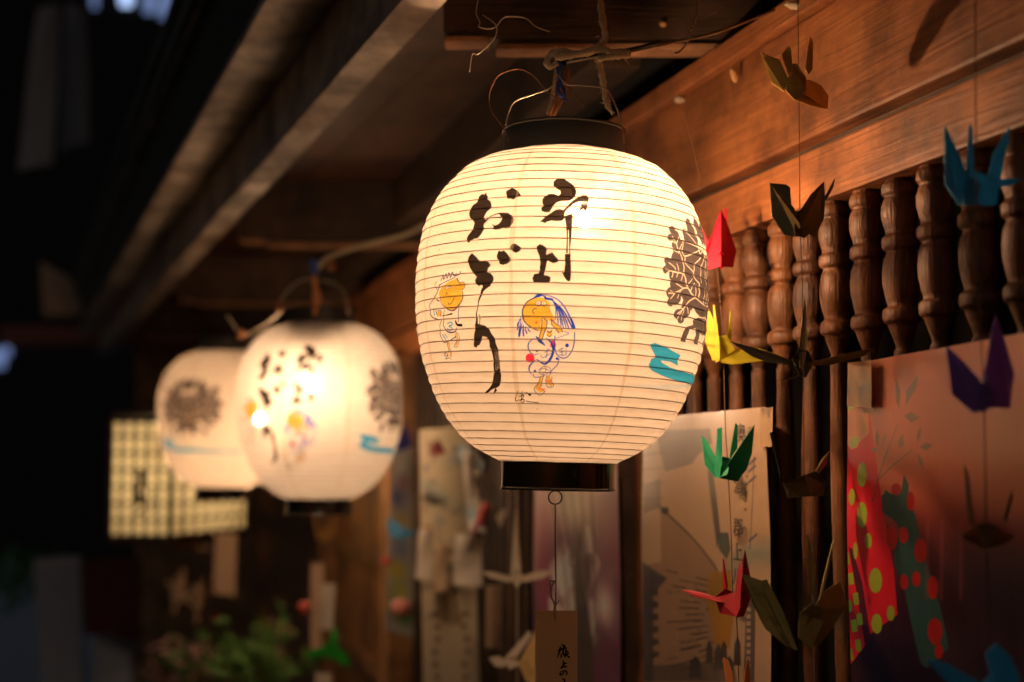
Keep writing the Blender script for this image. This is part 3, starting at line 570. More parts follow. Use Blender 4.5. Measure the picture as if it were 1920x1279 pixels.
# paper tag under the nearest lantern
tcv = Canvas(256, 480, (.93, .83, .66)); tcv.neutral = False
ZT0, ZT1, XT0, XT1 = 1145, 1305, 1004, 1083
tcv.map = lambda x, y: ((940 + x / 2.983 - XT0) / (XT1 - XT0) * 256, 480 - (850 + y / 2.983 - ZT0) / (ZT1 - ZT0) * 480)
for q, w in (([(338,1070),(352,1082)],[4,14]), ([(318,1106),(340,1098),(362,1090)],[6,11,7]), ([(330,1086),(326,1110),(314,1146)],[8,12,4]), ([(348,1092),(346,1120),(352,1132)],10), ([(336,1126),(334,1146)],8), ([(362,1098),(360,1122),(356,1142)],9), ([(366,1110),(374,1120),(366,1132),(380,1144)],[7,9,8,10]), ([(346,1164),(348,1180),(344,1196)],[6,12,10]), ([(350,1180),(362,1178)],9), ([(336,1202),(348,1196),(362,1196)],[12,9,10]), ([(352,1218),(348,1232),(332,1242),(328,1234),(340,1222),(358,1220),(368,1230),(360,1244)],[6,8,9,7,6,7,9,4]), ([(344,1264),(354,1272),(352,1290)],[8,12,9]), ([(330,1300),(350,1292),(372,1290)],9), ([(350,1300),(346,1330)],9)): tcv.stroke(q, w if isinstance(w, list) else [w] * len(q), (.03, .02, .02))
TAGM = printed('tag_card', tcv.image('tag_print'), .7, 0, .5)
def card(name, D, P, mat, parent=None, t=.0006, nx=8, ny=10, curl=0.0, **k):
    """P: four corners in the photograph (tl, tr, br, bl), each px, py[, distance]"""
    c = [at(p[0], p[1], p[2] if len(p) > 2 else D) for p in P]; org = (c[0] + c[1]) / 2
    if parent is None: org = org
    me_v = []; uv = []; nrm = (c[1] - c[0]).cross(c[3] - c[0]).normalized()
    if nrm.y > 0: nrm = -nrm
    for side in (0, 1):
        for j in range(ny + 1):
            for i in range(nx + 1):
                a, b = i / nx, j / ny
                p = (c[0]*(1-a) + c[1]*a)*(1-b) + (c[3]*(1-a) + c[2]*a)*b
                p = p + nrm * (curl * (math.sin(math.pi * a) * .6 + .4 * math.sin(5 * b + 3 * a)) - side * t)
                me_v.append(p - (parent.location if parent else org)); uv.append((a, 1 - b))
    off = (nx+1)*(ny+1); fs = []
    idx = lambda i, j, sd: sd*off + j*(nx+1) + i
    for j in range(ny):
        for i in range(nx):
            fs.append((idx(i,j,0), idx(i,j+1,0), idx(i+1,j+1,0), idx(i+1,j,0))); fs.append((idx(i,j,1), idx(i+1,j,1), idx(i+1,j+1,1), idx(i,j+1,1)))
    for i in range(nx): fs.append((idx(i,0,0), idx(i+1,0,0), idx(i+1,0,1), idx(i,0,1))); fs.append((idx(i,ny,0), idx(i,ny,1), idx(i+1,ny,1), idx(i+1,ny,0)))
    for j in range(ny): fs.append((idx(0,j,0), idx(0,j,1), idx(0,j+1,1), idx(0,j+1,0))); fs.append((idx(nx,j,0), idx(nx,j+1,0), idx(nx,j+1,1), idx(nx,j,1)))
    me = bpy.data.meshes.new(name); me.from_pydata([tuple(v) for v in me_v], [], fs); u = me.uv_layers.new(name='print')
    li = np.array([l.vertex_index for l in me.loops]); u.data.foreach_set('uv', np.array(uv, np.float32)[li].ravel()); me.update()
    for p in me.polygons: p.use_smooth = False
    o = link(name, me, parent, mat, **k)
    if parent is None: o.location = org
    return o
tagc = card('paper_tag', 1.6, [(XT0,ZT0,1.6),(XT1,ZT0,1.6),(XT1,ZT1,1.57),(XT0,ZT1,1.57)], TAGM, label='small cream card with brush writing hanging on a string under the nearest lantern', cat='tag')
def tube_thing(name, P, r, mat, D, label, cat, parent=None, wob=0, seg=5, g=None):
    return obj(name, tube_bm([rel(parent, p) for p in tp_(P, D)] if parent else tp_(P, D), r, seg, wob=wob), mat, parent, True, label=label, cat=cat, group=g)
tube_thing('string', [(1041,945),(1041,1010),(1042,1090),(1041,1167)], .0009, THREAD_P, 1.597, None, None, tagc)
for q in ([(1042,1090),(1034,1100),(1033,1120),(1042,1130)], [(1042,1090),(1030,1092),(1036,1125),(1041,1135),(1048,1126)], [(1040,1130),(1038,1150),(1042,1160)]): tube_thing('string_bow', q, .0008, THREAD_P, 1.595, None, None, tagc, .2)
obj('hole_rim', sphere_bm(.0022, 1, .4, 1, rel(tagc, at(1041, 1167, 1.598)), 1), COPPER, tagc, True)

# ------------------------------------------------------------------ shop wall (all in the wall's own frame: x along, y out, z up)
WROT = math.atan2(WD.y, WD.x)
def wobj(name, bm, mat, s0, h0, n0=0.0, parent=None, smooth=False, **k):
    o = obj(name, bm, mat, parent, smooth, **k)
    if parent is None:
        o.location = wl(s0, n0, h0); o.rotation_euler = (0, 0, WROT)
    else:
        o.location = (s0 - parent['s0'], n0, h0 - parent['h0'])
    return o
# frame check: local +y must be out of the wall
YS = 1.0 if Vector((-math.sin(WROT), math.cos(WROT), 0)).dot(WN) > 0 else -1.0
def wthing(name, s0, h0, **k):
    t = empty(name, wl(s0, 0, h0), (0, 0, WROT), **k); t['s0'] = s0; t['h0'] = h0; return t
def wbox(name, s0, s1, n0, n1, h0, h1, mat, parent=None, bev=.002, **k):
    cs, ch = (s0 + s1) / 2, (h0 + h1) / 2
    a, b = sorted((n0 * YS, n1 * YS))
    bm = box_bm(-(s1 - s0) / 2, (s1 - s0) / 2, a, b, -(h1 - h0) / 2, (h1 - h0) / 2, bev)
    return wobj(name, bm, mat, cs, ch, 0, parent, **k)
SE = 1.0396
# lintel beam of two members with a groove between
beam = wthing('lintel_beam', 1.0, .3, label='broad brown timber beam above the turned spindles', cat='beam')
wbox('lower_rail', .2, 9.0, -.05, .004, .3025, .3655, W_BEAM, beam, .003)
wbox('groove_strip', .2, 9.0, -.05, -.012, .3655, .3765, W_DARK, beam, 0)
wbox('beam_board', .2, 9.0, -.05, .012, .3765, .520, W_BEAM, beam, .004)
wbox('top_moulding', .2, 9.0, -.05, .020, .521, .550, W_BEAM, beam, .003)
for s_, h_ in ((1.42,.50),(1.43,.40),(1.86,.505),(1.87,.395),(2.35,.5),(1.62,.33),(2.05,.335),(1.30,.35)):
    wobj('nail_head', lathe_bm([(.0004, 0), (.0022, 0), (.0022, .0016), (.0004, .0022)], 10), IRON, s_, h_, 0, beam).rotation_euler = (-YS * R(90), 0, 0)
    beam.children[-1].location.y = YS * (.0125 if h_ > .37 else .0045)
for s_, h0_, h1_ in ((2.32, .3030, .365),): wbox('board_joint', s_, s_ + .0018, .0, .0132 if h0_ > .37 else .0052, h0_, h1_, IRON, beam, 0)
wbox('wedge', 1.60, 1.606, .0205, .024, .522, .552, IRON, beam, 0)
# turned spindles
SPR = [(0.01,-0.43),(0.0125,-0.425),(0.0152,-0.4),(0.0155,-0.36),(0.014,-0.325),(0.0095,-0.31),(0.0102,-0.3),(0.01238,-0.22),(0.01204,-0.12),(0.01215,-0.072),(0.01124,-0.07),(0.01215,-0.068),(0.01215,-0.054),(0.01124,-0.052),(0.01215,-0.05),(0.0117,0.02),(0.00886,0.1),(0.00956,0.125),(0.01405,0.143),(0.01429,0.1475),(0.01749,0.1495),(0.01842,0.156),(0.01749,0.1635),(0.01463,0.1655),(0.01429,0.1675),(0.01611,0.177),(0.01773,0.19),(0.01796,0.202),(0.01658,0.216),(0.01429,0.2235),(0.01405,0.2255),(0.01727,0.2275),(0.01818,0.234),(0.01727,0.2405),(0.01451,0.2425),(0.01429,0.2445),(0.01634,0.2535),(0.01773,0.262),(0.01749,0.272),(0.01543,0.2815),(0.01382,0.2835),(0.01658,0.2855),(0.01749,0.291),(0.0168,0.2965),(0.01405,0.3005),(0.01405,0.304)]
_sp = []
for i in range(len(SPR) - 1):                              # soften the turning: rounded beads and coves
    (r0, z0), (r1, z1) = SPR[i], SPR[i + 1]
    for q in range(4): _sp.append((r0 + (r1 - r0) * q / 4, z0 + (z1 - z0) * q / 4))
_sp.append(SPR[-1]); _ra = [r for r, z in _sp]
_rv = np.array([r for r, z in _sp]); _zv = np.array([z for r, z in _sp]); _zu = np.arange(-.43, .3041, .0011); _ru = np.interp(_zu, _zv, _rv)
_ru = np.where(_zu > .12, .0148 + (_ru - .0148) * 1.45, _ru)
for _ in range(2): _ru[1:-1] = (_ru[:-2] + 2 * _ru[1:-1] + _ru[2:]) / 4
_keep = [0]
for i in range(1, len(_zu) - 1):
    if abs(_ru[i] - _ru[_keep[-1]]) > .0004 or _zu[i] - _zu[_keep[-1]] > .006: _keep.append(i)
_keep.append(len(_zu) - 1)
_bm = lathe_bm([(float(_ru[i]) * 1.04, float(_zu[i])) for i in _keep], 24); SPIN_ME = tmesh(_bm, W_SPIN, True, 'turned_spindle')
pass
rail_l = wthing('sill_beam', 1.0, -.45, label='lower timber sill that carries the spindles', cat='beam')
wbox('sill_board', .2, 2.38, -.05, .004, -.52, -.430, W_BEAM, rail_l, .003)
y = 1.2165; k = 0; spl = []
while y < 2.22:
    o = link('turned_spindle', SPIN_ME, None, None, cat='spindle', group='turned wooden spindles in the shop window')
    o.location = wl(y * SE + random.uniform(-.0015, .0015), -.018, random.uniform(-.001, .001)); o.rotation_euler = (random.uniform(-.008, .008), random.uniform(-.008, .008), random.uniform(0, 6.28)); o.scale = (random.uniform(.95, 1.04),) * 2 + (1,); spl.append((o, y)); y += .0665; k += 1
ORD = ['first','second','third','fourth','fifth','sixth','seventh','eighth','ninth','tenth','eleventh','twelfth','thirteenth','fourteenth','fifteenth','sixteenth','seventeenth','eighteenth','nineteenth']
SPL = {}
for i, (o, yy) in enumerate(spl):
    X = A1 + M1 * yy; px = 960 + F * X / yy
    near = min([(1345,'behind the bright red crane'),(1387,'right of the red crane, its shaft behind the green crane string'),(1436,'just left of the dark crane under the beam'),(1485,'below the dark crane under the beam'),(1538,'with ringed grain, behind the dark spread-winged crane'),(1594,'whose shaft meets the corner of the pink poster'),(1657,'first one fully above the pink poster'),(1725,'halfway between the dark crane and the blue crane'),(1800,'behind the left wing of the blue crane'),(1884,'behind the right tip of the blue crane')], key=lambda q: abs(q[0] - px))
    if abs(near[0] - px) < 22 : o['label'] = 'turned brown spindle ' + near[1]
    elif px > 1900: o['label'] = 'turned spindle at the right edge, beyond the blue crane'
    elif px < 1345: o['label'] = 'turned spindle hidden mostly behind the lantern, number %s left of the red crane' % ORD[max(0, min(18, int((yy - 1.93) / .0665)))]
# back plane of the room, coloured near black for the unlit interior
wbox('room_wall', -1.0, 12.0, -1.02, -1.0, -1.6, 1.2, plain('unlit_room_black', (.02, .014, .010), .9), None, 0, kind='structure')
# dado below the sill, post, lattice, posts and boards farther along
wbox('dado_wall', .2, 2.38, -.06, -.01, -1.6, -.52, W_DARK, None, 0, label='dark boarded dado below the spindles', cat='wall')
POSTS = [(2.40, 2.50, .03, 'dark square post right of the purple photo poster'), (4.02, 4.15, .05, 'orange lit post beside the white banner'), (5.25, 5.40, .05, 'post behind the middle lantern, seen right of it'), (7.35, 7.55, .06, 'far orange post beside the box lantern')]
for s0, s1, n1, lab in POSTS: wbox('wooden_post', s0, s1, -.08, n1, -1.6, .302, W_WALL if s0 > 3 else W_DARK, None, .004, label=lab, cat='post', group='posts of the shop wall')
lat = wthing('slatted_screen', 2.5, -.3, label='dark slatted screen behind the white crane and hanging papers', cat='screen')
s_ = 2.53
while s_ < 4.0: wbox('slat', s_, s_ + .022, -.03, -.008, -1.58, .301, W_DARK, lat, .001); s_ += .062
for h in (-.42, .0): wbox('cross_rail', 2.51, 4.01, -.055, -.032, h, h + .035, W_DARK, lat, .001)
bw = wthing('boarded_wall', 4.2, -.3, label='brown boarded wall behind the middle lantern', cat='wall')
s_ = 4.16
while s_ < 9.0:
    w = random.uniform(.11, .16); wbox('wall_board', s_, s_ + w - .006, -.03, random.uniform(-.012, -.004), -1.58, .301, W_WALL, bw, .002); s_ += w
for h in (-.30, -.62): wbox('cross_rail', 4.2, 9.0, -.002, .018, h, h + .05, W_WALL, bw, .002)
# end wall that closes the shop front at the far end
ew = card('end_wall', 8.2, [(255,560,8.6),(500,560,8.2),(500,1500,8.2),(255,1500,8.6)], W_WALL, t=.08, nx=1, ny=1, label='dark plank wall closing the passage behind the box lantern', cat='wall')

# ------------------------------------------------------------------ roof edge (running along x = Xo + M2*y)
def eave_pt(xo, y, h): return Vector((xo + M2 * y, y, CZ + h))
def eave_bm(xo0, xo1, h0, h1, y0, y1, ny=1, jit=0.0, bm=None):
    bm = bm or bmesh.new(); R_ = []
    for i in range(ny + 1):
        yy = y0 + (y1 - y0) * i / ny; j = random.uniform(-jit, jit)
        R_.append([bm.verts.new(eave_pt(a + j, yy, b + j * .5)) for a, b in ((xo0, h0), (xo1, h0), (xo1, h1), (xo0, h1))])
    for i in range(ny):
        for k in range(4): bm.faces.new((R_[i][k], R_[i][(k+1)%4], R_[i+1][(k+1)%4], R_[i+1][k]))
    bm.faces.new(R_[0]); bm.faces.new(list(reversed(R_[-1]))); return bm
eave = empty('roof_edge', (0, 0, 0), label='layered timber edge of the roof running away at upper left', cat='roof edge')
obj('fascia_board', eave_bm(.477, .533, .578, .698, .25, 3.03), W_EAVE, eave)
obj('fascia_board', eave_bm(.476, .531, .581, .698, 3.042, 7.4, 1), W_EAVE, eave)
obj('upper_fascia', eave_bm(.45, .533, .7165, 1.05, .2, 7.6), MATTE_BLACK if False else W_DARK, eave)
obj('soffit_board', eave_bm(.373, .5325, .700, .715, .2, 7.6, 14, .0015), W_EAVE, eave)
obj('outer_board', eave_bm(.3715, .386, .7165, .886, .2, 7.6), plain('near_black_wood', (.012, .013, .011), .7), eave)  # flat near-black base tone
obj('tile_batten', eave_bm(.350, .379, .889, .902, .2, 7.6, 30, .0022), W_EAVE, eave)
obj('roof_tile_edge', eave_bm(.338, .36, .905, .955, .2, 7.6, 30, .003), plain('roof_tile', (.05, .05, .05), .6), eave)
obj('roof_tile_edge', eave_bm(.325, .343, .958, 1.0, .2, 7.6, 30, .003), plain('roof_tile_b', (.04, .04, .042), .6), eave)
# end cap far away where the roof meets the next house
# roof boards above the rafters
ceil = empty('roof_boards', (0, 0, 0), label='reddish roof boards above the rafters', cat='roof')
xo = .534
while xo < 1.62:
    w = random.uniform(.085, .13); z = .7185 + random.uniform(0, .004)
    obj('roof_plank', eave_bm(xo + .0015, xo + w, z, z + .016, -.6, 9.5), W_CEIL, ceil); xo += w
# wall plate close under the boards
obj('wall_plate', box_bm(2.2, 9.0, .02, .10, .600, .716, .002, lambda c: W0 + WD * c.x + WN * c.y + Vector((0, 0, c.z))), W_DARK, None, label='long timber wall plate close under the roof boards', cat='beam')
obj('upper_wall', box_bm(.2, 9.0, -.3, -.06, .551, 1.1, 0, lambda c: W0 + WD * c.x + WN * c.y + Vector((0, 0, c.z))), plain('unlit_gap_black', (.015, .012, .010), .9), None, label='wall above the timber beam, coloured black as an unlit gap', cat='wall')  # near-black colour stands in for the shade above the beam
# rafters, each with its shaped nose
def rafter(Y, lab, wdt=.044):
    h0 = CZ + .566; h1 = CZ + .7165; xl = .5565 - .350 * Y; xr = A1 + M1 * Y + .05
    pf = [(xl, h0+.004), (xl + .004, h0), (xl + .012, h0 + .004), (xl + .024, h0 + .008), (xl + .026, h0 + .005), (xl + .032, h0 + .006)]
    for q in np.linspace(0, 1, 7): pf.append((xl + .034 + .04 * q, h0 + .006 - .020 * (1 - (1 - q) ** 2) * .6 + .0))
    zb = pf[-1][1]; pf += [(xr, zb), (xr, h1), (xl, h1)]
    t = empty('rafter', (xl, Y, h0), label=lab, cat='rafter', group='rafters crossing under the roof')
    bm = bmesh.new(); a = [bm.verts.new((x - xl, 0, z - h0 + .006)) for x, z in pf]; b = [bm.verts.new((x - xl, wdt, z - h0 + .006)) for x, z in pf]
    n = len(pf); bm.faces.new(a); bm.faces.new(list(reversed(b)))
    for i in range(n): bm.faces.new((a[i], b[i], b[(i+1)%n], a[(i+1)%n]))
    bmesh.ops.triangulate(bm, faces=[f for f in bm.faces if len(f.verts) > 4])
    me = bpy.data.meshes.new('timber'); bmesh.ops.recalc_face_normals(bm, faces=bm.faces); bm.to_mesh(me); bm.free(); me.materials.append(W_DARK)
    link('timber', me, t)
    obj('lit_underside_strip', box_bm(.07, xr - xl, .001, wdt - .001, -.0135, -.0065, .001), W_RAFT_LIT, t)  # added strip: lantern light on the underside is put into its pale colour
    obj('lit_nose_strip', box_bm(.001, .060, .001, wdt - .001, -.003, .004, .001), W_RAFT_LIT, t)  # same lit colour on an added strip under the nose
    return t
rafter(1.85, 'nearest rafter with a shaped nose, directly above the largest lantern')
rafter(3.56, 'second rafter, blurred, its underside coloured as lit, above the middle lantern')
rafter(4.89, 'third rafter, blurred, its underside just above the middle lantern')
rafter(6.3, 'fourth rafter hidden in the dark behind the lanterns')

# small things on the beam and rafter
def bitmesh(name, px, py, D, r, sz, mat, label, cat, sc_=(1, 1, 1), rot=0):
    bm = sphere_bm(r, *sc_, (0, 0, 0), 2)
    for v in bm.verts: v.co *= random.uniform(.82, 1.15)
    o = obj(name, bm, mat, None, True, label=label, cat=cat); o.location = at(px, py, D); o.rotation_euler = (0, rot, 0); return o
COCOON = plain('cocoon', (.62, .34, .14), .8, 0, .4, 120, .6)
bitmesh('wasp_nest', 1243, 45, 1.845, .0055, 1, COCOON, 'small round cocoon stuck to the dark face of the nearest rafter', 'cocoon', (1, .5, .8))
_s, _h = onwall(1371, 140, .03)
o = bitmesh('cocoon', 1371, 140, 1.0, .007, 1, COCOON, 'tan cocoon stuck on the moulding of the broad beam', 'cocoon', (.7, .5, 1.4), -.25); o.location = wl(_s, .026, _h)
_s, _h = onwall(1270, 187, .025)
o = bitmesh('spider_egg', 1270, 187, 1.0, .006, 1, THREAD_P, 'pale web clump on the beam beside the nearest lantern', 'web clump', (1.4, .4, .8)); o.location = wl(_s, .022, _h)
_s, _h = onwall(1487, 8, .03)
o = bitmesh('web_clump', 1487, 8, 1.0, .010, 1, THREAD_P, 'pale web clump where the taut cable meets the beam', 'web clump', (1.5, .6, .6)); o.location = wl(_s, .024, _h)
# spider on the eave board
spd = empty('spider', eave_pt(.53, 2.3, .575), label='tiny dark spider on the edge of the pale eave board', cat='spider')
spd.location = at(625, 200, 2.31) + Vector((0, 0, -.004))
obj('body', sphere_bm(.0034, 1, 1.3, .8, (0, 0, 0), 2), IRON, spd, True); obj('head', sphere_bm(.002, 1, 1, .8, (0, -.005, 0), 1), IRON, spd, True)
for sgn in (-1, 1):
    for a in (-.9, -.3, .35, .95):
        obj('leg', tube_bm([(0, 0, 0), (sgn * .006 * math.cos(a), .006 * math.sin(a), -.003), (sgn * .011 * math.cos(a), .011 * math.sin(a), .002)], .00045, 4), IRON, spd, True)

# ------------------------------------------------------------------ posters and hanging papers on the wall
def wall_poster(name, n, px0, px1, top0, top1, bot_h, cvs, mat_kw, label, bend=.006, cat='poster', nx=18, ny=20):
    """top edge given at two photograph spots; the sheet hangs down to bot_h"""
    s0, h0 = onwall(px0, top0, n); s1, h1 = onwall(px1, top1, n)
    def m(px, py):
        s_, h_ = onwall(px, py, n); a = (s_ - s0) / (s1 - s0); ht = h0 + (h1 - h0) * a
        return a * cvs.w, (h_ - bot_h) / (ht - bot_h) * cvs.h
    return m, (s0, h0, s1, h1, n, bot_h, bend, nx, ny)
def poster_obj(name, geo, cvs, label, rough=.4, coat=.5, trans=0, cat='poster', t=.0006):
    s0, h0, s1, h1, n, hb, bend, nx, ny = geo; V = []; U = []
    org = wl(s0, n, h0)
    for side in (0, 1):
        for j in range(ny + 1):
            for i in range(nx + 1):
                a, b = i / nx, j / ny; ht = h0 + (h1 - h0) * a; hh = ht + (hb - ht) * b; ss = s0 + (s1 - s0) * a
                nn = n + bend * (math.sin(3.1 * a + 4.2 * b) * .5 + .5 * math.sin(9 * a + .8)) * min(1, b * 3 + .15) - side * t
                V.append(tuple(wl(ss, nn, hh) - org)); U.append((a, 1 - b))
    off = (nx+1)*(ny+1); idx = lambda i, j, sd: sd*off + j*(nx+1) + i; fs = []
    for j in range(ny):
        for i in range(nx):
            fs.append((idx(i,j,0), idx(i,j+1,0), idx(i+1,j+1,0), idx(i+1,j,0))); fs.append((idx(i,j,1), idx(i+1,j,1), idx(i+1,j+1,1), idx(i,j+1,1)))
    for i in range(nx): fs.append((idx(i,0,0), idx(i+1,0,0), idx(i+1,0,1), idx(i,0,1))); fs.append((idx(i,ny,0), idx(i,ny,1), idx(i+1,ny,1), idx(i+1,ny,0)))
    for j in range(ny): fs.append((idx(0,j,0), idx(0,j,1), idx(0,j+1,1), idx(0,j+1,0))); fs.append((idx(nx,j,0), idx(nx,j+1,0), idx(nx,j+1,1), idx(nx,j,1)))
    me = bpy.data.meshes.new(name); me.from_pydata(V, [], fs); u = me.uv_layers.new(name='print')
    li = np.array([l.vertex_index for l in me.loops]); u.data.foreach_set('uv', np.array(U, np.float32)[li].ravel()); me.update()
    for p in me.polygons: p.use_smooth = True
    me.set_sharp_from_angle(angle=R(40))
    o = link(name, me, None, printed(name + '_print', cvs.image(name + '_print'), rough, coat, trans), label=label, cat=cat); o.location = org
    return o
# A: large pink poster
pa = Canvas(1024, 1400, (.80, .47, .33))
pa.map, geoA = wall_poster('a', .030, 1590, 2120, 684, 588, -.42, pa, None, '')
Yg = np.linspace(0, 1, pa.h)[:, None]                      # printed picture: pale pink sky over a dusky town
for c, y0, y1 in (((.86,.50,.36), .55, 1.0), ((.78,.36,.25), .48, .62)): pa.a[..., :3] += (np.clip((Yg - y0) / (y1 - y0), 0, 1) * .5)[..., None] * (np.array(c) - pa.a[..., :3])
def pv(px, py): x, y = pa.map(px, py); return (x / pa.w, y / pa.h)
for (x, y), rx, ry, c, al in (((1750,1010),.55,.07,(.50,.15,.10),.85),((1720,1060),.5,.10,(.42,.13,.13),.8),((1760,1160),.6,.12,(.18,.05,.09),.95),((1900,1120),.4,.14,(.12,.04,.09),.95),((1700,1250),.7,.10,(.13,.05,.13),.95),((1640,1230),.3,.08,(.14,.05,.14),.8),((1790,1240),.10,.08,(.30,.20,.14),.6),((1640,700),.12,.06,(.88,.58,.38),.5),((1860,900),.2,.10,(.72,.45,.25),.4),((1900,820),.15,.12,(.62,.50,.28),.35),((1760,1330),.9,.12,(.10,.04,.10),.9)):
    pa.blob(pv(x, y), rx, ry, c, al)
def pc8(P): return [(1560 + x / 1.883, 600 + y / 1.883) for x, y in P]
def pcl(P): return [(1180 + x / 2.5635, 780 + y / 2.5635) for x, y in P]
GR = (.55, .60, .16); RD = (.80, .07, .13)
pa.poly([(1586,690),(1633,684),(1633,765),(1586,762)], (.62,.30,.14), .8); pa.poly([(1600,690),(1625,700),(1615,740),(1602,728)], (.75,.52,.36), .8)
pa.poly(pc8([(50,260),(140,330),(150,380),(230,880),(240,1040),(150,1110),(130,1150),(60,1240),(30,900),(35,560),(45,380)]), (.78,.10,.16))
pa.poly(pc8([(56,300),(135,300),(140,400),(80,460),(62,440)]), (.85,.50,.28))
pa.poly(pc8([(75,800),(110,1000),(135,1180),(150,1110),(125,930),(90,810)]), (.28,.05,.14))
for x, y, rx, ry in ((120,546,18,45),(85,625,13,30),(124,688,18,46),(146,780,13,28),(88,432,16,22),(72,300,13,20),(170,920,22,45),(172,1072,18,36),(218,1035,13,28),(42,705,8,20),(100,815,9,30)):
    pa.poly(pc8([(x + rx * math.cos(k * .4488), y + ry * math.sin(k * .4488)) for k in range(14)]), GR)
for x, y in ((40,870),(66,845),(56,942),(82,915),(74,1012),(100,985),(92,1080),(50,1040),(62,1110),(106,1150),(76,1180),(112,1058),(48,1150)):
    pa.poly(pc8([(x-11,y-20),(x+9,y-24),(x+13,y+18),(x-7,y+22)]), GR)
TEAL = (.16, .30, .26)
pa.poly(pc8([(205,600),(190,625),(195,680),(235,710),(250,740),(230,790),(232,860),(262,950),(280,1060),(310,1215),(330,1230),(400,1160),(375,1010),(345,900),(315,780),(300,690),(280,650),(278,580),(262,545),(255,600),(240,620),(215,610)]), TEAL, .92)
for x, y, rx, ry in ((238,598,16,22),(225,770,18,42),(262,760,16,30),(315,815,20,44),(262,925,14,28),(300,915,14,28),(352,945,17,42),(357,1100,24,48),(368,1170,14,28),(285,640,12,34)):
    pa.poly(pc8([(x + rx * math.cos(k * .4488), y + ry * math.sin(k * .4488)) for k in range(14)]), (.62,.10,.08))
OL = (.42, .33, .22)
for P in ([(226,200),(246,250),(242,312),(232,290)], [(302,196),(300,240),(262,305),(266,250)], [(258,340),(285,325),(312,345),(285,362)], [(165,385),(176,410),(170,450),(163,425)], [(200,400),(198,425),(186,450),(190,420)], [(148,458),(162,450),(175,460),(162,470)], [(255,400),(262,440),(250,458),(240,430)], [(317,372),(314,410),(303,435),(306,400)], [(312,448),(335,432),(358,442),(335,462)], [(305,470),(322,492),(326,528),(312,505)]): pa.poly(pc8(P), OL, .75)
pa.stroke(pc8([(238,370),(200,480),(178,560),(160,640)]), [3,4,5,6], OL, .8); pa.stroke(pc8([(288,458),(220,520),(178,565)]), [3,4,4], OL, .8)
for x in (1740,1765,1800): pa.stroke([(x, 980), (x - 4, 1120)], 16, (.55,.30,.28), .35)
for x0 in range(1790, 1850, 6): pa.stroke([(x0, 1140), (x0, 1270)], 5, (.20,.13,.10), .4)
pa.neutral = True; pa.nf = (1.55, 1.6, 1.8)
posA = poster_obj('festival_poster', geoA, pa, 'large pink poster with red and green dotted robe print at the right edge', .35, .6)
# thin tape strips
def tape(n, P, mat, label):
    pts = [onwall(x, y, n) for x, y in P]; bm = bmesh.new(); org = wl(pts[0][0], n, pts[0][1])
    a = [bm.verts.new(wl(s_, n, h) - org) for s_, h in pts]; b = [bm.verts.new(wl(s_, n - .0004, h) - org) for s_, h in pts]
    bm.faces.new(a); bm.faces.new(list(reversed(b)))
    for i in range(len(pts)): bm.faces.new((a[i], b[i], b[(i+1) % len(pts)], a[(i+1) % len(pts)]))
    o = obj('tape_strip', bm, mat, None, label=label, cat='tape'); o.location = org; return o
TAPE = plain('clear_tape', (.60, .38, .20), .2, 0, .2, 30, .2, .5)
tape(.040, [(1590,680),(1634,675),(1634,764),(1588,762)], plain('amber_tape', (.50, .26, .10), .18, 0, .3, 40, .3, .6), 'shiny amber tape over the top corner of the pink poster')
tape(.026, [(1425,766),(1449,763),(1447,838),(1425,838)], TAPE, 'clear tape holding the right edge of the old town poster')

# B: poster of an old street
pb = Canvas(900, 1300, (.80, .70, .58))
pb.map, geoB = wall_poster('b', .022, 1207, 1434, 785, 763, -.42, pb, None, '')
def c8(P): return [(1180 + x / 2.5635, 780 + y / 2.5635) for x, y in P]
pb.poly(c8([(130,70),(390,60),(400,130),(330,190),(300,230),(180,270),(165,210)]), (.42,.40,.38), .75)
pb.poly(c8([(385,200),(405,250),(430,450),(440,560),(420,640),(395,420),(380,280)]), (.30,.30,.30), .8)
pb.poly(c8([(425,560),(480,560),(490,640),(470,690),(430,640)]), (.25,.33,.33), .8)
pb.poly(c8([(165,440),(200,470),(410,710),(430,760),(430,1279),(80,1279),(85,720),(165,700)]), (.66,.55,.45))
pb.poly(c8([(85,330),(160,300),(165,440),(85,470)]), (.36,.33,.31), .6)
for q in range(5): pb.stroke(c8([(60, 120 + q * 70), (180, 100 + q * 74)]), 4, (.30,.27,.25), .5)
for q in range(7): pb.poly(c8([(96 + q * 2, 760 + q * 62), (150, 772 + q * 60), (150, 806 + q * 58), (96 + q * 2, 800 + q * 62)]), (.12,.11,.13), .7)
for q in range(60):
    x, y = random.uniform(180, 420), random.uniform(800, 1270); w = random.uniform(6, 26)
    if y > 480 + (x - 165) * 1.15 + 60: pb.poly(c8([(x, y), (x + w, y + 2), (x + w - 2, y + 9), (x + 2, y + 8)]), random.choice([(.50,.40,.33), (.78,.68,.58), (.38,.30,.26)]), .55)
pb.stroke(c8([(160,435),(300,590),(420,745)]), [10,8,5], (.18,.14,.13), .9); pb.disc(c8([(182,455)])[0], 7, (.05,.05,.05), .9)
pb.poly(c8([(80,700),(190,780),(130,860),(120,1279),(75,1279)]), (.30,.29,.31), .9)
rng = random.Random(2)
for i in range(15):                                     # courses of the printed stone wall
    yA = 740 + i * 36; yB = 800 + i * 26
    P = [(180, yA), (290, yA + (yB - yA) * .5 + rng.uniform(-5, 5)), (400, yB + rng.uniform(-4, 4))]
    for q in range(3):
        a = rng.random() * .5 + q * .25; x0 = 180 + 220 * a; x1 = min(405, x0 + rng.uniform(40, 90)); yy = lambda x: yA + (yB - yA) * (x - 180) / 220
        pb.stroke(c8([(x0, yy(x0)), ((x0+x1)/2, yy((x0+x1)/2) + rng.uniform(-3,3)), (x1, yy(x1))]), rng.uniform(3, 6), (.20,.14,.12), .8)
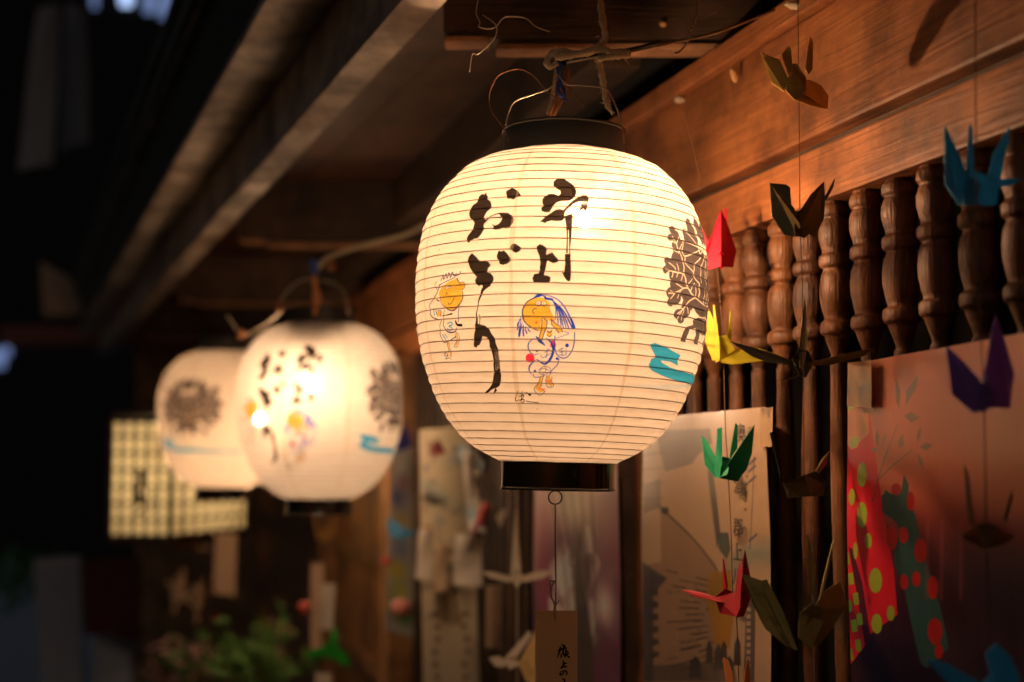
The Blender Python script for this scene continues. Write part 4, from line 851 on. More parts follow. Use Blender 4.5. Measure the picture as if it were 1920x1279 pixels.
pb.poly(c8([(370,760),(490,740),(500,980),(480,1120),(400,1100),(380,980),(360,880)]), (.72,.52,.06), .8)
for x, y, w, h in ((370,1130,20,60),(420,1150,26,70),(450,1120,18,50),(300,1200,30,60),(520,1120,18,80),(480,1200,24,60)): pb.poly(c8([(x-w,y+h),(x-w*.8,y-h*.3),(x,y-h*.8),(x+w*.8,y-h*.3),(x+w,y+h)]), (.12,.13,.17), .75)
pb.poly(c8([(85,1200),(500,1180),(520,1279),(85,1279)]), (.30,.28,.27), .6)
pb.poly(c8([(560,880),(600,880),(600,1279),(550,1279)]), (.26,.24,.27), .7)
for yy in range(920, 1270, 34): pb.poly(c8([(562,yy),(580,yy),(580,yy+20),(562,yy+20)]), (.82,.75,.66), .9)
pb.stroke(c8([(600,200),(590,420),(578,640)]), 4, (.25,.25,.45), .8)
for yy in (205, 240, 290, 570): pb.stroke(c8([(575,yy+30),(606,yy)]), 8, (.35,.36,.55), .8)
for k_, (x, y) in enumerate(((582,60),(578,80),(568,290),(566,330),(562,370),(560,410),(560,450))): pb.stroke(c8([(x-6,y),(x+6,y-2)]), 4, (.2,.17,.15), .7); pb.stroke(c8([(x,y-8),(x-1,y+10)]), 3, (.2,.17,.15), .7)
pb.neutral = True; pb.nf = (1.0, .90, .82)
posB = poster_obj('old_town_poster', geoB, pb, 'poster of a stone-walled old street with upright lettering and a yellow patch', .35, .6)
# printed upright lettering, real glyphs laid on the sheet
TXT = plain('print_black', (.05, .04, .035), .6)
def glyph(ch, px, py, w, parent, n=.0285):
    s_, h_ = onwall(px, py, n); s2, _ = onwall(px + w, py, n)
    cu = bpy.data.curves.new('lettering', 'FONT'); cu.body = ch; cu.size = 1.0; cu.align_x = 'CENTER'; cu.align_y = 'CENTER'; cu.resolution_u = 3; cu.extrude = .004
    tmp = bpy.data.objects.new('glyph_source', cu); me = bpy.data.meshes.new_from_object(tmp); bpy.data.objects.remove(tmp); bpy.data.curves.remove(cu)
    me.name = 'lettering'; me.materials.clear(); me.materials.append(TXT); o = bpy.data.objects.new('lettering', me); COL.objects.link(o)
    hgt = abs(w) * 1.12 * wl(s_, n, h_).y / F
    o.parent = parent; o.location = wl(s_, n, h_) - parent.location
    X = -WD; Z = WN; Yv = Vector((0, 0, 1)); m = Matrix((X, Yv, Z)).transposed().to_4x4()
    o.rotation_euler = m.to_euler(); o.scale = (hgt * 1.15, hgt, .08)
    return o
for ch, x, y, w in (('奥', 1389, 815, 34), ('美', 1387, 862, 34), ('濃', 1385, 911, 34), ('郡', 1384, 992, 34), ('上', 1383, 1038, 34), ('八', 1382, 1084, 34), ('幡', 1381, 1130, 34)): glyph(ch, x, y, w, posB, .0295)

# C: purple photo poster behind the tag
pcx = Canvas(300, 760, (.42, .22, .27))
rng = random.Random(11)
for (x, y), rx, ry, c, al in (((.5,.86),.7,.16,(.85,.72,.60),.9),((.45,.70),.25,.10,(.30,.22,.24),.9),((.62,.72),.10,.10,(.15,.10,.12),.8),((.50,.60),.16,.12,(.90,.80,.66),.9),((.85,.62),.14,.07,(.92,.82,.70),.8),((.40,.48),.12,.14,(.88,.76,.64),.8),((.72,.50),.3,.06,(.40,.22,.20),.7),((.15,.6),.12,.3,(.55,.22,.28),.7),((.7,.34),.22,.10,(.50,.08,.14),.8),((.35,.36),.1,.1,(.75,.62,.56),.6),((.5,.15),.8,.16,(.32,.20,.26),.9)): pcx.blob((x, y), rx, ry, c, al)
for q in range(26):
    a = rng.uniform(0, 6.28); x, y = rng.gauss(165, 55), rng.gauss(430, 130); r = rng.uniform(12, 34)
    pcx.polyQ(np.array([(x + r * (1 + .35 * math.sin(3 * t + a)) * math.cos(t), y + 1.5 * r * (1 + .3 * math.cos(2 * t + a)) * math.sin(t)) for t in np.linspace(0, 6.0, 14)]), rng.choice([(.90,.82,.72), (.80,.70,.62), (.28,.16,.18), (.50,.30,.32)]), .55)
for q in range(5): pcx.strokeQ(np.array([(60 + q * 40, 700), (110 + q * 30, 560), (140 + q * 22, 380)]), [3, 6, 4], (.22, .13, .12), .7)
for yy in (.24, .20, .12, .07): pcx.strokeQ(np.array([(90, yy * 760), (230, yy * 760 + 4)]), 12, (.12, .10, .14), .6)
_m, geoC = wall_poster('c', .03, 1004, 1156, 845, 840, -.62, pcx, None, '')
pcx.neutral = True; pcx.nf = (1.7, 2.0, 2.2)
posC = poster_obj('photo_poster', geoC, pcx, 'blurred purple poster of white petals hanging behind the small card tag', .28, .8)
# D: white banner
pdv = Canvas(300, 1200, (.86, .80, .70)); pdv.neutral = True; pdv.nf = (1.0, 1.0, .9)
for (x, y), rx, ry, c, al in (((.30,.935),.11,.026,(.30,.05,.03),.95),((.28,.775),.20,.014,(.03,.02,.03),1),((.16,.79),.14,.010,(.03,.02,.03),.9),((.8,.90),.3,.02,(.62,.70,.74),.8),((.35,.71),.1,.03,(.55,.58,.66),.6),((.5,.62),.5,.012,(.25,.20,.25),.5),((.45,.57),.08,.014,(.10,.22,.50),.9),((.42,.48),.13,.10,(.45,.33,.22),.8),((.78,.56),.12,.03,(.25,.22,.20),.8),((.8,.48),.2,.05,(.60,.54,.48),.6),((.5,.2),.7,.25,(.66,.60,.56),.6)): pdv.blob((x, y), rx, ry, c, al)
rng = random.Random(9)
for i in range(70):
    x, y = rng.uniform(.05, .95), rng.uniform(.40, .99); pdv.blob((x, y), rng.uniform(.03, .10), rng.uniform(.003, .010), rng.choice([(.30,.26,.30),(.50,.42,.36),(.30,.36,.55),(.60,.36,.25),(.95,.93,.88)]), rng.uniform(.3, .7))
rng = random.Random(4)
for i in range(11):
    for x in (.25, .78): pdv.blob((x + rng.uniform(-.04,.04), .05 + i * .038), .06, .012, (.30,.24,.22), .75)
PD = card('paper_banner', 3.0, [(786,806),(880,800),(905,1420),(795,1420)], printed('banner_print', pdv.image('banner_print'), .7, .1, .3), nx=8, ny=30, curl=.015, label='long white paper banner with rows of small writing left of the nearest lantern', cat='banner')
WPAP = leafpaper('white_paper', (.80, .72, .60)); KRAFT = leafpaper('kraft_paper', (.72, .54, .36)); BLUEW = leafpaper('pale_blue_paper', (.50, .62, .66))
card('paper_sheet', 2.9, [(866,846),(893,850),(904,985),(878,998)], WPAP, curl=.012, label='crumpled white sheet folded over the right side of the paper banner', cat='paper')
card('paper_sheet', 2.92, [(862,828),(908,868),(900,888),(858,856)], BLUEW, curl=.004, label='pale blue paper flap just under the lower left of the nearest lantern', cat='paper')
card('paper_sheet', 2.95, [(786,992),(812,994),(808,1086),(778,1086)], WPAP, curl=.006, label='white slip sticking out left of the paper banner', cat='paper')
card('paper_sheet', 2.93, [(818,1020),(838,1020),(838,1108),(816,1108)], KRAFT, curl=.004, label='brown slip across the middle of the paper banner', cat='paper')
card('paper_sheet', 2.93, [(855,1000),(900,1002),(905,1100),(848,1096)], WPAP, curl=.010, label='white sheet lower right on the paper banner', cat='paper')
# E: narrow pale poster
pe = Canvas(120, 700, (.66, .62, .58)); pe.neutral = True; pe.nf = (1.0, 1.15, 1.2)
for (x, y), c in (((.4,.9),(.80,.72,.60)),((.6,.8),(.65,.42,.40)),((.3,.72),(.30,.28,.50)),((.5,.6),(.80,.62,.30)),((.5,.45),(.45,.48,.60)),((.4,.33),(.80,.66,.12)),((.5,.22),(.75,.72,.20)),((.4,.12),(.50,.55,.20)),((.7,.1),(.2,.35,.12))): pe.blob((x, y), .4, .06, c, .85)
card('slim_poster', 3.5, [(735,835),(772,838),(775,1195),(722,1180)], printed('slim_print', pe.image('slim_print'), .4, .4, .1), curl=.004, label='slim colourful poster hanging right of the middle lantern', cat='poster')
# hanging wish slips
for i, (P, D, c, lab) in enumerate((
    ([(404,1000),(444,1000),(440,1118),(400,1112)], 4.4, KRAFT, 'wide tan wish slip hanging under the box lantern'),
    ([(583,1056),(607,1056),(604,1225),(582,1220)], 3.4, KRAFT, 'long pale wish slip above the green leaf'),
    ([(602,1095),(628,1095),(624,1180),(600,1180)], 3.35, WPAP, 'short white wish slip right of the long one'),
    ([(912,1098),(941,1098),(938,1216),(910,1214)], 2.7, KRAFT, 'narrow tan wish slip left of the nearest card'),
    ([(590,1262),(622,1262),(622,1330),(590,1330)], 3.3, WPAP, 'pale slip cut by the bottom edge of the picture'),
    ([(930,970),(938,955),(950,958),(938,990)], 2.7, WPAP, 'tiny tilted paper slip left of the photo poster'))):
    card('wish_slip', D, P, c, curl=.003, label=lab, cat='paper slip', group='blurred paper slips hanging along the wall')
# shutters or coloured bits by the banner
tube_thing('twisted_paper', [(890,1000),(900,980),(905,960),(915,945)], .010, plain('red_paper', (.45, .08, .06), .6), 2.8, 'dark red twisted paper between the banner and the photo poster', 'paper')

# ------------------------------------------------------------------ folded paper cranes
def crane(label, mat, D, parts, g, name='paper_crane', t=.0007):
    allp = [p for _, P in parts for p in P]; cx = sum(p[0] for p in allp) / len(allp); cy_ = sum(p[1] for p in allp) / len(allp)
    T = empty(name, at(cx, cy_, D), label=label, cat='paper crane', group=g)
    for pn, P in parts:
        bm = bmesh.new(); W = [at(p[0], p[1], D - (p[2] if len(p) > 2 else 0) * .01) - T.location for p in P]
        fv = [bm.verts.new(w) for w in W]; n = len(W); nr = Vector((0, 1, 0))
        cen = sum(W, Vector()) / n
        bv = [bm.verts.new(w + (nr * t * 2 + (w - cen) * -.004)) for w in W]
        for i in range(1, n - 1):
            bm.faces.new((fv[0], fv[i], fv[i+1])); bm.faces.new((bv[0], bv[i+1], bv[i]))
        for i in range(n): bm.faces.new((fv[i], bv[i], bv[(i+1) % n], fv[(i+1) % n]))
        obj(pn, bm, mat, T)
    return T
GC = 'folded paper cranes strung along the shop front'
C_RED = leafpaper('red_paper_crane', (.85, .02, .07), .45); C_RED2 = leafpaper('crimson_paper_crane', (.62, .03, .05), .2); C_YEL = leafpaper('yellow_paper_crane', (.80, .70, .04), .35)
C_GRN = leafpaper('green_paper_crane', (.02, .45, .20), .3); C_BLU = leafpaper('blue_paper_crane', (.08, .50, .80), .4); C_PUR = leafpaper('purple_paper_crane', (.34, .18, .62), .4)
C_ORG = leafpaper('orange_paper_crane', (.75, .25, .06), .2); C_WHT = leafpaper('white_paper_crane', (.75, .68, .55), .3); C_CYN = leafpaper('sky_blue_paper', (.10, .42, .70), .3)
F_GOLD = foil('gold_foil', (.85, .52, .12), .3); F_OLIVE = foil('olive_foil', (.50, .40, .12), .35); F_DARK = foil('dark_foil', (.24, .19, .08), .3); C_GRL = leafpaper('bright_green_paper', (.05, .70, .06), .3); C_NAVY = leafpaper('navy_paper', (.03, .03, .22), .2); C_PINK = leafpaper('coral_paper', (.90, .22, .16), .3)
crane('bright red crane peeking out behind the right side of the nearest lantern', C_RED, 1.72, [
    ('wing', [(1352,392,0),(1323,470,.6),(1318,508,.8),(1352,500,2.2),(1352,440,1.4)]), ('wing', [(1352,392,0),(1352,440,1.4),(1352,500,2.2),(1375,502,.8),(1381,470,.2),(1368,430,0)]),
    ('tail', [(1359,389,-1.4),(1363,392,-1.4),(1364,450,-.6),(1354,450,-.8)]), ('neck', [(1302,398,-1.5),(1310,420,-1.2),(1328,452,0),(1326,480,.2),(1312,450,-1)]), ('body', [(1340,485,.5),(1352,470,2.5),(1366,488,.6),(1352,506,1.8)])], GC)
crane('yellow crane just right of the nearest lantern, long wing pointing right', C_YEL, 1.68, [
    ('wing', [(1322,590,-.5),(1326,572,-.7),(1338,600,.2),(1344,676,.6),(1336,676,.3),(1322,640,-.4)]), ('neck', [(1337,572,.4),(1340,572,.5),(1349,640,1.6),(1350,676,1.6),(1342,680,1.2),(1340,630,.9)]),
    ('tail', [(1370,576,-.4),(1372,580,-.4),(1372,630,.2),(1366,650,.6),(1362,640,0)]), ('body', [(1350,630,1.2),(1362,628,1.4),(1378,655,1.0),(1372,684,1.2),(1352,680,2.2)]),
    ('wing', [(1474,671,-.6),(1420,652,-.2),(1395,650,.2),(1352,678,2.4),(1372,684,2.2),(1400,680,1.4),(1440,674,.3)]), ('wing_underside', [(1350,676,2.3),(1378,655,1.3),(1395,650,.6),(1420,668,.6),(1390,682,1.6)])], GC)
crane('dark foil crane with wings spread wide in front of the yellow crane', F_DARK, 1.50, [
    ('wing', [(1368,640,-.5),(1400,648,0),(1450,662,.8),(1485,676,1.4),(1480,684,1.6),(1440,680,1.0),(1410,668,.3)]), ('wing', [(1645,652,-.8),(1600,660,-.2),(1540,674,.8),(1515,680,1.4),(1520,686,1.6),(1560,684,1.0),(1620,668,.1)]),
    ('neck', [(1509,555,0),(1512,580,.4),(1514,640,2),(1508,690,2.8),(1500,690,2.8),(1499,650,2),(1503,600,.8)]), ('body', [(1485,672,1.0),(1500,655,2.4),(1516,658,2.4),(1526,680,1.2),(1512,708,1.8),(1500,705,2.2)]), ('tail', [(1460,718,-.5),(1490,708,.2),(1530,690,.4),(1524,684,0),(1490,702,0)])], GC)
crane('green crane with four points up, in front of the old town poster', C_GRN, 1.66, [
    ('wing', [(1315,815,-.6),(1325,826,-.2),(1345,862,.8),(1342,896,1.0),(1322,872,-.2)]), ('neck', [(1345,804,.8),(1354,801,.8),(1354,860,1.8),(1350,897,2.2),(1340,895,1.6),(1345,850,1.2)]),
    ('tail', [(1379,793,-.8),(1383,797,-.8),(1383,840,-.4),(1368,862,0),(1370,840,-.4)]), ('wing', [(1415,796,-.4),(1410,850,0),(1400,880,.4),(1383,903,1.0),(1350,897,2.2),(1366,868,1.6),(1386,838,.6)]),
    ('body', [(1336,868,.2),(1356,856,1.0),(1370,860,.8),(1364,890,2.4),(1345,896,2.0)])], GC)
crane('crimson crane with long left wing, below the green one', C_RED2, 1.64, [
    ('wing', [(1278,1106,-.8),(1310,1109,-.3),(1350,1122,.8),(1362,1130,1.2),(1345,1128,1),(1305,1120,0)]), ('tail', [(1355,1046,-.6),(1358,1050,-.6),(1365,1100,0),(1362,1112,.4),(1356,1112,0)]),
    ('neck', [(1388,1050,.6),(1390,1080,1.2),(1388,1140,2.2),(1380,1156,2.2),(1376,1130,1.6),(1382,1080,1)]), ('wing', [(1397,1030,-.8),(1407,1080,-.4),(1408,1120,0),(1395,1156,.8),(1380,1158,1.8),(1388,1110,1),(1390,1070,0)]),
    ('body', [(1340,1120,.2),(1360,1104,1),(1376,1110,1.2),(1382,1157,2.4),(1350,1150,.8)])], GC)
crane('gold foil crane shining in front of the beam board', F_GOLD, 1.45, [
    ('wing', [(1426,98,0),(1432,104,.3),(1462,112,.8),(1480,150,1.4),(1470,172,1.2),(1448,156,.4),(1438,130,0)]), ('neck', [(1466,102,.4),(1478,86,.6),(1484,92,.8),(1486,130,1.4),(1478,140,1.4),(1477,108,.9)]),
    ('tail', [(1520,68,-.3),(1525,80,-.3),(1524,130,.4),(1516,140,.6),(1510,130,.3),(1515,90,0)]), ('wing', [(1552,205,0),(1554,180,-.2),(1540,160,.4),(1515,148,1),(1500,170,2),(1490,186,1.6),(1520,198,.8)]),
    ('body', [(1482,120,1),(1494,118,1.2),(1512,145,1.6),(1512,172,2.2),(1490,188,2),(1474,170,1.4),(1478,150,1)])], GC)
crane('black-green foil crane hanging just below the beam', F_DARK, 1.45, [
    ('wing', [(1443,342,-.3),(1460,350,0),(1490,392,1.0),(1500,420,1.8),(1498,445,1.4),(1470,440,.8),(1447,405,0)]), ('neck', [(1443,343,0),(1474,346,.4),(1482,352,.8),(1484,384,1.4),(1478,380,1.2),(1476,356,.7),(1446,346,0)]),
    ('wing', [(1545,340,-.5),(1548,372,0),(1545,410,.4),(1528,446,1),(1500,428,1.8),(1500,395,1.0),(1520,365,.2)]), ('tail', [(1566,333,-1),(1563,350,-.8),(1550,376,-.2),(1545,372,-.2),(1556,350,-.8)]), ('body', [(1490,396,.8),(1508,394,.8),(1520,438,1.6),(1508,447,2),(1490,440,1.8)])], GC)
crane('blue crane with raised wings at the upper right', C_BLU, 1.24, [
    ('wing', [(1771,234,-.4),(1782,255,0),(1808,310,1),(1822,384,1.8),(1798,384,1.4),(1772,345,.2)]), ('neck', [(1818,232,.2),(1824,240,.4),(1826,320,1.2),(1822,384,2.2),(1808,384,2),(1812,320,1.1)]),
    ('wing', [(1893,236,-.6),(1892,262,-.4),(1876,334,.4),(1852,336,.8),(1862,290,0)]), ('wing_base', [(1826,318,1.2),(1850,334,1.0),(1876,334,.6),(1870,384,1.4),(1845,386,2),(1822,380,2.2)]), ('tail', [(1919,334,-.6),(1900,346,-.2),(1872,352,.6),(1870,336,.2)]), ('body', [(1808,340,1.4),(1824,330,1.6),(1840,350,2),(1830,384,2.4),(1805,380,1.8)])], GC)
crane('purple crane in front of the upper part of the pink poster', C_PUR, 1.20, [
    ('wing', [(1774,648,-.4),(1790,662,0),(1838,712,1.2),(1842,770,1.8),(1825,774,1.4),(1785,738,.2)]), ('wing', [(1867,590,-.6),(1885,640,-.2),(1902,700,.2),(1894,766,.8),(1868,764,1.6),(1842,770,2),(1846,700,1.2),(1858,630,0)]), ('neck', [(1844,700,1.2),(1850,705,1.6),(1850,768,2.2),(1840,772,2.2)]), ('body', [(1838,720,1.4),(1852,712,1.6),(1864,740,1.8),(1850,772,2.4),(1836,768,2)])], GC)
crane('large olive foil crane between the two posters, near the bottom', F_OLIVE, 1.42, [
    ('wing', [(1391,1075,-.5),(1426,1088,.2),(1462,1140,1.2),(1492,1215,2),(1475,1212,1.6),(1435,1180,.8),(1410,1130,0)]), ('wing_fold', [(1424,1090,.6),(1438,1086,.8),(1470,1150,1.6),(1496,1220,2.6),(1484,1215,2.4),(1450,1150,1.3)]),
    ('neck', [(1514,1000,0),(1520,1020,.3),(1530,1060,.8),(1522,1120,1.6),(1516,1110,1.6),(1520,1060,.8)]), ('tail', [(1563,1012,-.2),(1560,1040,0),(1540,1130,1),(1534,1130,1),(1550,1060,.2)]),
    ('wing', [(1590,1135,-.3),(1570,1160,.2),(1545,1200,.8),(1530,1215,1.2),(1505,1190,2),(1520,1150,1.8),(1545,1110,.8),(1575,1090,0)]), ('body', [(1500,1150,1.6),(1520,1132,2.2),(1540,1138,2),(1545,1165,1.6),(1520,1215,2.4),(1496,1195,2.2)])], GC)
crane('small dark foil crane on the spindles left of the pink poster', F_DARK, 1.50, [
    ('wing', [(1468,906,0),(1500,895,.5),(1530,882,1),(1550,904,.6),(1545,930,.4),(1500,932,.6),(1478,935,.2)]), ('neck', [(1556,845,0),(1552,870,.4),(1536,888,1.2),(1528,886,1.2),(1540,862,.4)]), ('tail', [(1468,906,.2),(1478,932,.4),(1480,918,.6)]), ('body', [(1510,890,1.2),(1530,884,1.6),(1545,908,1),(1520,928,1.2)])], GC)
crane('faint tan crane hanging before the dusk part of the pink poster', leafpaper('tan_paper', (.42, .24, .12), .5), 1.20, [
    ('neck', [(1808,870,0),(1816,890,.2),(1824,960,1),(1830,985,1.4),(1818,985,1.4),(1812,930,.6)]), ('wing', [(1800,1005,-.2),(1826,985,.8),(1848,980,1.6),(1870,990,.8),(1905,1005,-.2),(1880,1022,.6),(1840,1030,1.6)]), ('tail', [(1898,915,-.2),(1900,935,0),(1888,980,.6),(1880,975,.6)]), ('body', [(1826,985,1.2),(1850,978,2),(1872,990,1.4),(1850,1032,2)])], GC)
crane('orange crane whose points rise at the bottom edge', C_ORG, 1.62, [
    ('neck', [(1356,1232,0),(1366,1238,.2),(1374,1262,.6),(1374,1310,1.2),(1364,1310,1),(1366,1260,.4)]), ('tail', [(1403,1230,-.2),(1407,1262,0),(1408,1310,.4),(1392,1310,.8),(1396,1262,.2)]), ('body', [(1362,1300,.6),(1384,1290,1.2),(1408,1300,.6),(1386,1340,1.6)])], GC)
crane('blue crane cut by the bottom right corner', C_BLU, 1.18, [
    ('wing', [(1738,1236,-.2),(1775,1244,.2),(1830,1275,1),(1850,1310,1.6),(1800,1305,1.2),(1770,1275,.3)]), ('wing', [(1868,1206,-.4),(1895,1230,0),(1912,1270,.4),(1910,1320,1),(1870,1315,1.6),(1858,1270,.8),(1848,1225,0)]), ('body', [(1840,1280,1),(1862,1262,1.4),(1880,1290,1.8),(1860,1330,2)])], GC)
crane('white crane seen from below with wings spread, under the nearest lantern', C_WHT, 2.35, [
    ('wing', [(903,1072,-1),(925,1072,-.5),(955,1080,.6),(964,1090,1.2),(950,1092,1),(920,1084,0)]), ('wing', [(1040,1070,-1),(1010,1070,-.4),(980,1080,.6),(972,1090,1.2),(985,1092,1),(1020,1084,0)]),
    ('neck', [(966,955,-1),(970,955,-1),(972,1010,0),(978,1075,1.4),(968,1090,2),(958,1075,1.4),(964,1010,0)]), ('body', [(955,1080,1),(968,1066,2.4),(982,1080,1),(970,1105,2)])], GC)
crane('cream and yellow crane near the bottom left of the card tag', C_WHT, 2.3, [
    ('wing', [(992,1182,-.5),(996,1192,0),(968,1235,1.2),(950,1250,1.6),(945,1236,1)]), ('tail', [(916,1234,-.6),(935,1230,0),(950,1240,.6),(945,1252,.8),(928,1250,.2)]), ('body', [(944,1236,1),(965,1228,1.8),(978,1245,1.4),(955,1256,2)])], GC)
crane('pale yellow wing of a crane beside the card tag', leafpaper('pale_yellow_paper', (.75, .55, .22), .3), 2.25, [
    ('wing', [(1005,1180,-.5),(1006,1210,0),(990,1250,1),(1006,1290,1.6),(985,1275,1.4),(972,1245,.8)]), ('body', [(975,1240,.8),(990,1236,1.4),(1000,1262,1.6),(985,1278,1.2)])], GC)
crane('bright green crane low down under the middle lantern', C_GRL, 3.1, [
    ('wing', [(630,1172,-.5),(634,1210,.5),(636,1228,1),(610,1230,1.6),(616,1200,.4)]), ('wing', [(658,1252,-.6),(650,1225,0),(634,1212,1),(605,1224,1.8),(630,1240,1.2)]), ('tail', [(572,1224,-.4),(600,1215,.6),(610,1230,1.4),(592,1236,.4)]), ('body', [(600,1214,1),(622,1204,1.6),(634,1226,1.6),(612,1236,2)])], GC)
crane('sky blue crane in front of the slim poster', C_CYN, 3.2, [
    ('wing', [(726,978,0),(738,970,.6),(748,990,1.6),(744,1012,1.4),(728,1004,.4)]), ('wing', [(780,998,-.4),(760,992,.6),(745,990,1.6),(744,1014,1.6),(762,1010,.8)]), ('body', [(736,984,1),(750,980,2),(758,1002,1.8),(742,1014,2)])], GC)
crane('navy crane tucked behind the right side of the middle lantern', C_NAVY, 3.3, [
    ('wing', [(761,792,0),(774,838,.6),(760,842,1.2),(740,842,.4)]), ('wing', [(740,845,0),(752,812,.8),(764,830,1.4),(758,845,1.2)])], GC)
crane('mustard crane hanging in the dark below the middle lantern', leafpaper('mustard_paper', (.48, .26, .05), .2), 3.6, [
    ('wing', [(584,960,-.3),(592,972,0),(604,1000,1),(612,1016,1.4),(594,1012,.6)]), ('wing', [(632,958,-.3),(626,1008,.4),(608,1016,1.4),(614,995,.8)]), ('body', [(600,998,1),(609,985,1.6),(618,1000,1),(608,1016,1.8)])], GC)
crane('dark red crane in front of the top of the white banner', leafpaper('maroon_paper', (.28, .03, .03), .1), 2.8, [
    ('wing', [(822,822,0),(836,850,.6),(822,852,1.2),(808,850,.4)]), ('body', [(812,842,.6),(822,832,1.4),(832,846,.8),(822,854,1.4)])], GC)
# blurred round buds on threads
for (x, y, D, r, m_, lab) in ((723,1052,3.3,.012,C_PINK,'small red ball left of the slim poster'),(751,1138,3.2,.024,leafpaper('pink_paper', (.90, .42, .34), .3),'pink paper ball at the foot of the slim poster'),(572,1138,3.6,.018,C_PINK,'coral ball left of the long pale wish slip'),(406,1157,4.6,.018,leafpaper('crimson_pom', (.55, .03, .08), .2),'crimson ball under the wide wish slip'),(894,888,2.7,.008,WPAP,'small white bead just left of the nearest lantern foot'),(905,994,2.7,.008,WPAP,'small white bead by the twisted red paper')):
    bm = sphere_bm(r, 1, 1, .85, (0, 0, 0), 2)
    for v in bm.verts: v.co *= random.uniform(.88, 1.08)
    o = obj('paper_ball', bm, m_, None, False, label=lab, cat='paper ball', group='blurred paper balls and beads'); o.location = at(x, y, D)
# threads
GT = 'threads that carry the cranes'
tube_thing('thread', [(1345,505,1.70),(1350,560,1.69),(1355,630,1.68),(1358,720,1.67),(1360,800,1.66),(1364,860,1.66),(1366,905,1.65),(1371,1000,1.64),(1374,1110,1.63),(1381,1160,1.63),(1384,1230,1.62),(1386,1300,1.62)], .0006, THREAD, 1.66, 'thread through the red, yellow, green and crimson cranes', 'thread', g=GT)
tube_thing('thread', [(1256,90,1.66),(1268,150,1.67),(1285,220,1.68),(1305,300,1.69),(1322,385,1.70),(1344,470,1.71)], .00016, THREAD, 1.7, 'fine web thread from the rafter down to the red crane', 'thread', g=GT)
tube_thing('thread', [(1496,-20),(1497,120),(1499,300),(1500,420),(1504,520),(1506,660),(1508,900)], .0005, THREAD, 1.46, 'thread through the gold foil and dark foil cranes', 'thread', g=GT)
tube_thing('thread', [(1828,-20),(1830,300),(1835,520),(1845,760),(1849,980),(1852,1300)], .0006, THREAD, 1.21, 'thread through the blue and purple cranes at the right', 'thread', g=GT)
tube_thing('thread', [(968,905),(968,960),(970,1100),(970,1300)], .0012, THREAD_P, 2.34, 'pale thread through the white crane', 'thread', g=GT)
tube_thing('thread', [(1515,1000),(1520,1060),(1524,1135),(1527,1300)], .0004, THREAD_P, 1.42, 'thin pale thread at the large olive foil crane', 'thread', g=GT)
tube_thing('dark_twig', [(1446,810),(1452,840),(1460,870),(1466,900)], .002, IRON, 1.62, 'dark frayed cord end against the spindles beside the old town poster', 'cord')

# ------------------------------------------------------------------ box lantern with latticed paper panes
BX = empty('box_lantern', at(322, 1006, 4.4), label='square lattice lantern glowing yellow behind the far lanterns', cat='lantern')
PANE = leafpaper('shoji_paper', (.86, .80, .66), .6)
FR = plain('lantern_frame_wood', (.03, .02, .014), .5)
p00 = at(205, 1007, 4.42); p01 = at(318, 1008, 4.4); p02 = at(460, 991, 4.96)
ztop = at(322, 787, 4.4).z; zbot = p01.z
def bar(a, b, w, parent, mat=FR, name='lattice_bar'):
    a = Vector(a) - BX.location; b = Vector(b) - BX.location; d = (b - a).normalized(); up = Vector((0, 0, 1)) if abs(d.z) < .9 else Vector((1, 0, 0))
    u = d.cross(up).normalized() * w / 2; v = d.cross(u).normalized() * w / 2; bm = bmesh.new()
    A = [bm.verts.new(a + x * u + y_ * v) for x, y_ in ((-1,-1),(1,-1),(1,1),(-1,1))]; B = [bm.verts.new(b + x * u + y_ * v) for x, y_ in ((-1,-1),(1,-1),(1,1),(-1,1))]
    bm.faces.new(A); bm.faces.new(B[::-1])
    for i in range(4): bm.faces.new((A[i], B[i], B[(i+1)%4], A[(i+1)%4]))
    return obj(name, bm, mat, parent)
for (a, b, nv, nh) in ((p00, p01, 5, 7), (p01, p02, 7, 7)):
    a = Vector((a.x, a.y, zbot)); b = Vector((b.x, b.y, zbot)); out = Vector(((b - a).y, -(b - a).x, 0)).normalized() * .005
    bm = bmesh.new(); q = [a, b, b + Vector((0, 0, ztop - zbot)), a + Vector((0, 0, ztop - zbot))]
    A = [bm.verts.new(v - BX.location) for v in q]; B = [bm.verts.new(v - out * .2 - BX.location) for v in q]
    bm.faces.new(A); bm.faces.new(B[::-1])
    for i in range(4): bm.faces.new((A[i], B[i], B[(i+1)%4], A[(i+1)%4]))
    obj('paper_pane', bm, PANE, BX)
    for i in range(1, nv): p = a + (b - a) * i / nv + out; bar(p, p + Vector((0, 0, ztop - zbot)), .0125, BX)
    for j in range(1, nh): h = Vector((0, 0, (ztop - zbot) * j / nh)); bar(a + out + h, b + out + h, .0075, BX)
    for hh in (0, ztop - zbot): bar(a + out * 1.4 + Vector((0, 0, hh)), b + out * 1.4 + Vector((0, 0, hh)), .018, BX, name='frame_rail')
for p in (p00, p01, p02, p02 + (p00 - p01)): bar(Vector((p.x, p.y, zbot)), Vector((p.x, p.y, ztop)), .018, BX, name='corner_post')
_q = [Vector((p.x, p.y, 0)) for p in (p00, p01, p02, p02 + (p00 - p01))]
for nm, z, th in (('roof_plate', ztop + .01, .015), ('floor_plate', zbot - .02, .012)):
    bm = bmesh.new(); A = [bm.verts.new(v + Vector((0, 0, z)) - BX.location) for v in _q]; B = [bm.verts.new(v + Vector((0, 0, z + th)) - BX.location) for v in _q]
    bm.faces.new(A); bm.faces.new(B[::-1])
    for i in range(4): bm.faces.new((A[i], B[i], B[(i+1)%4], A[(i+1)%4]))
    obj(nm, bm, FR, BX)
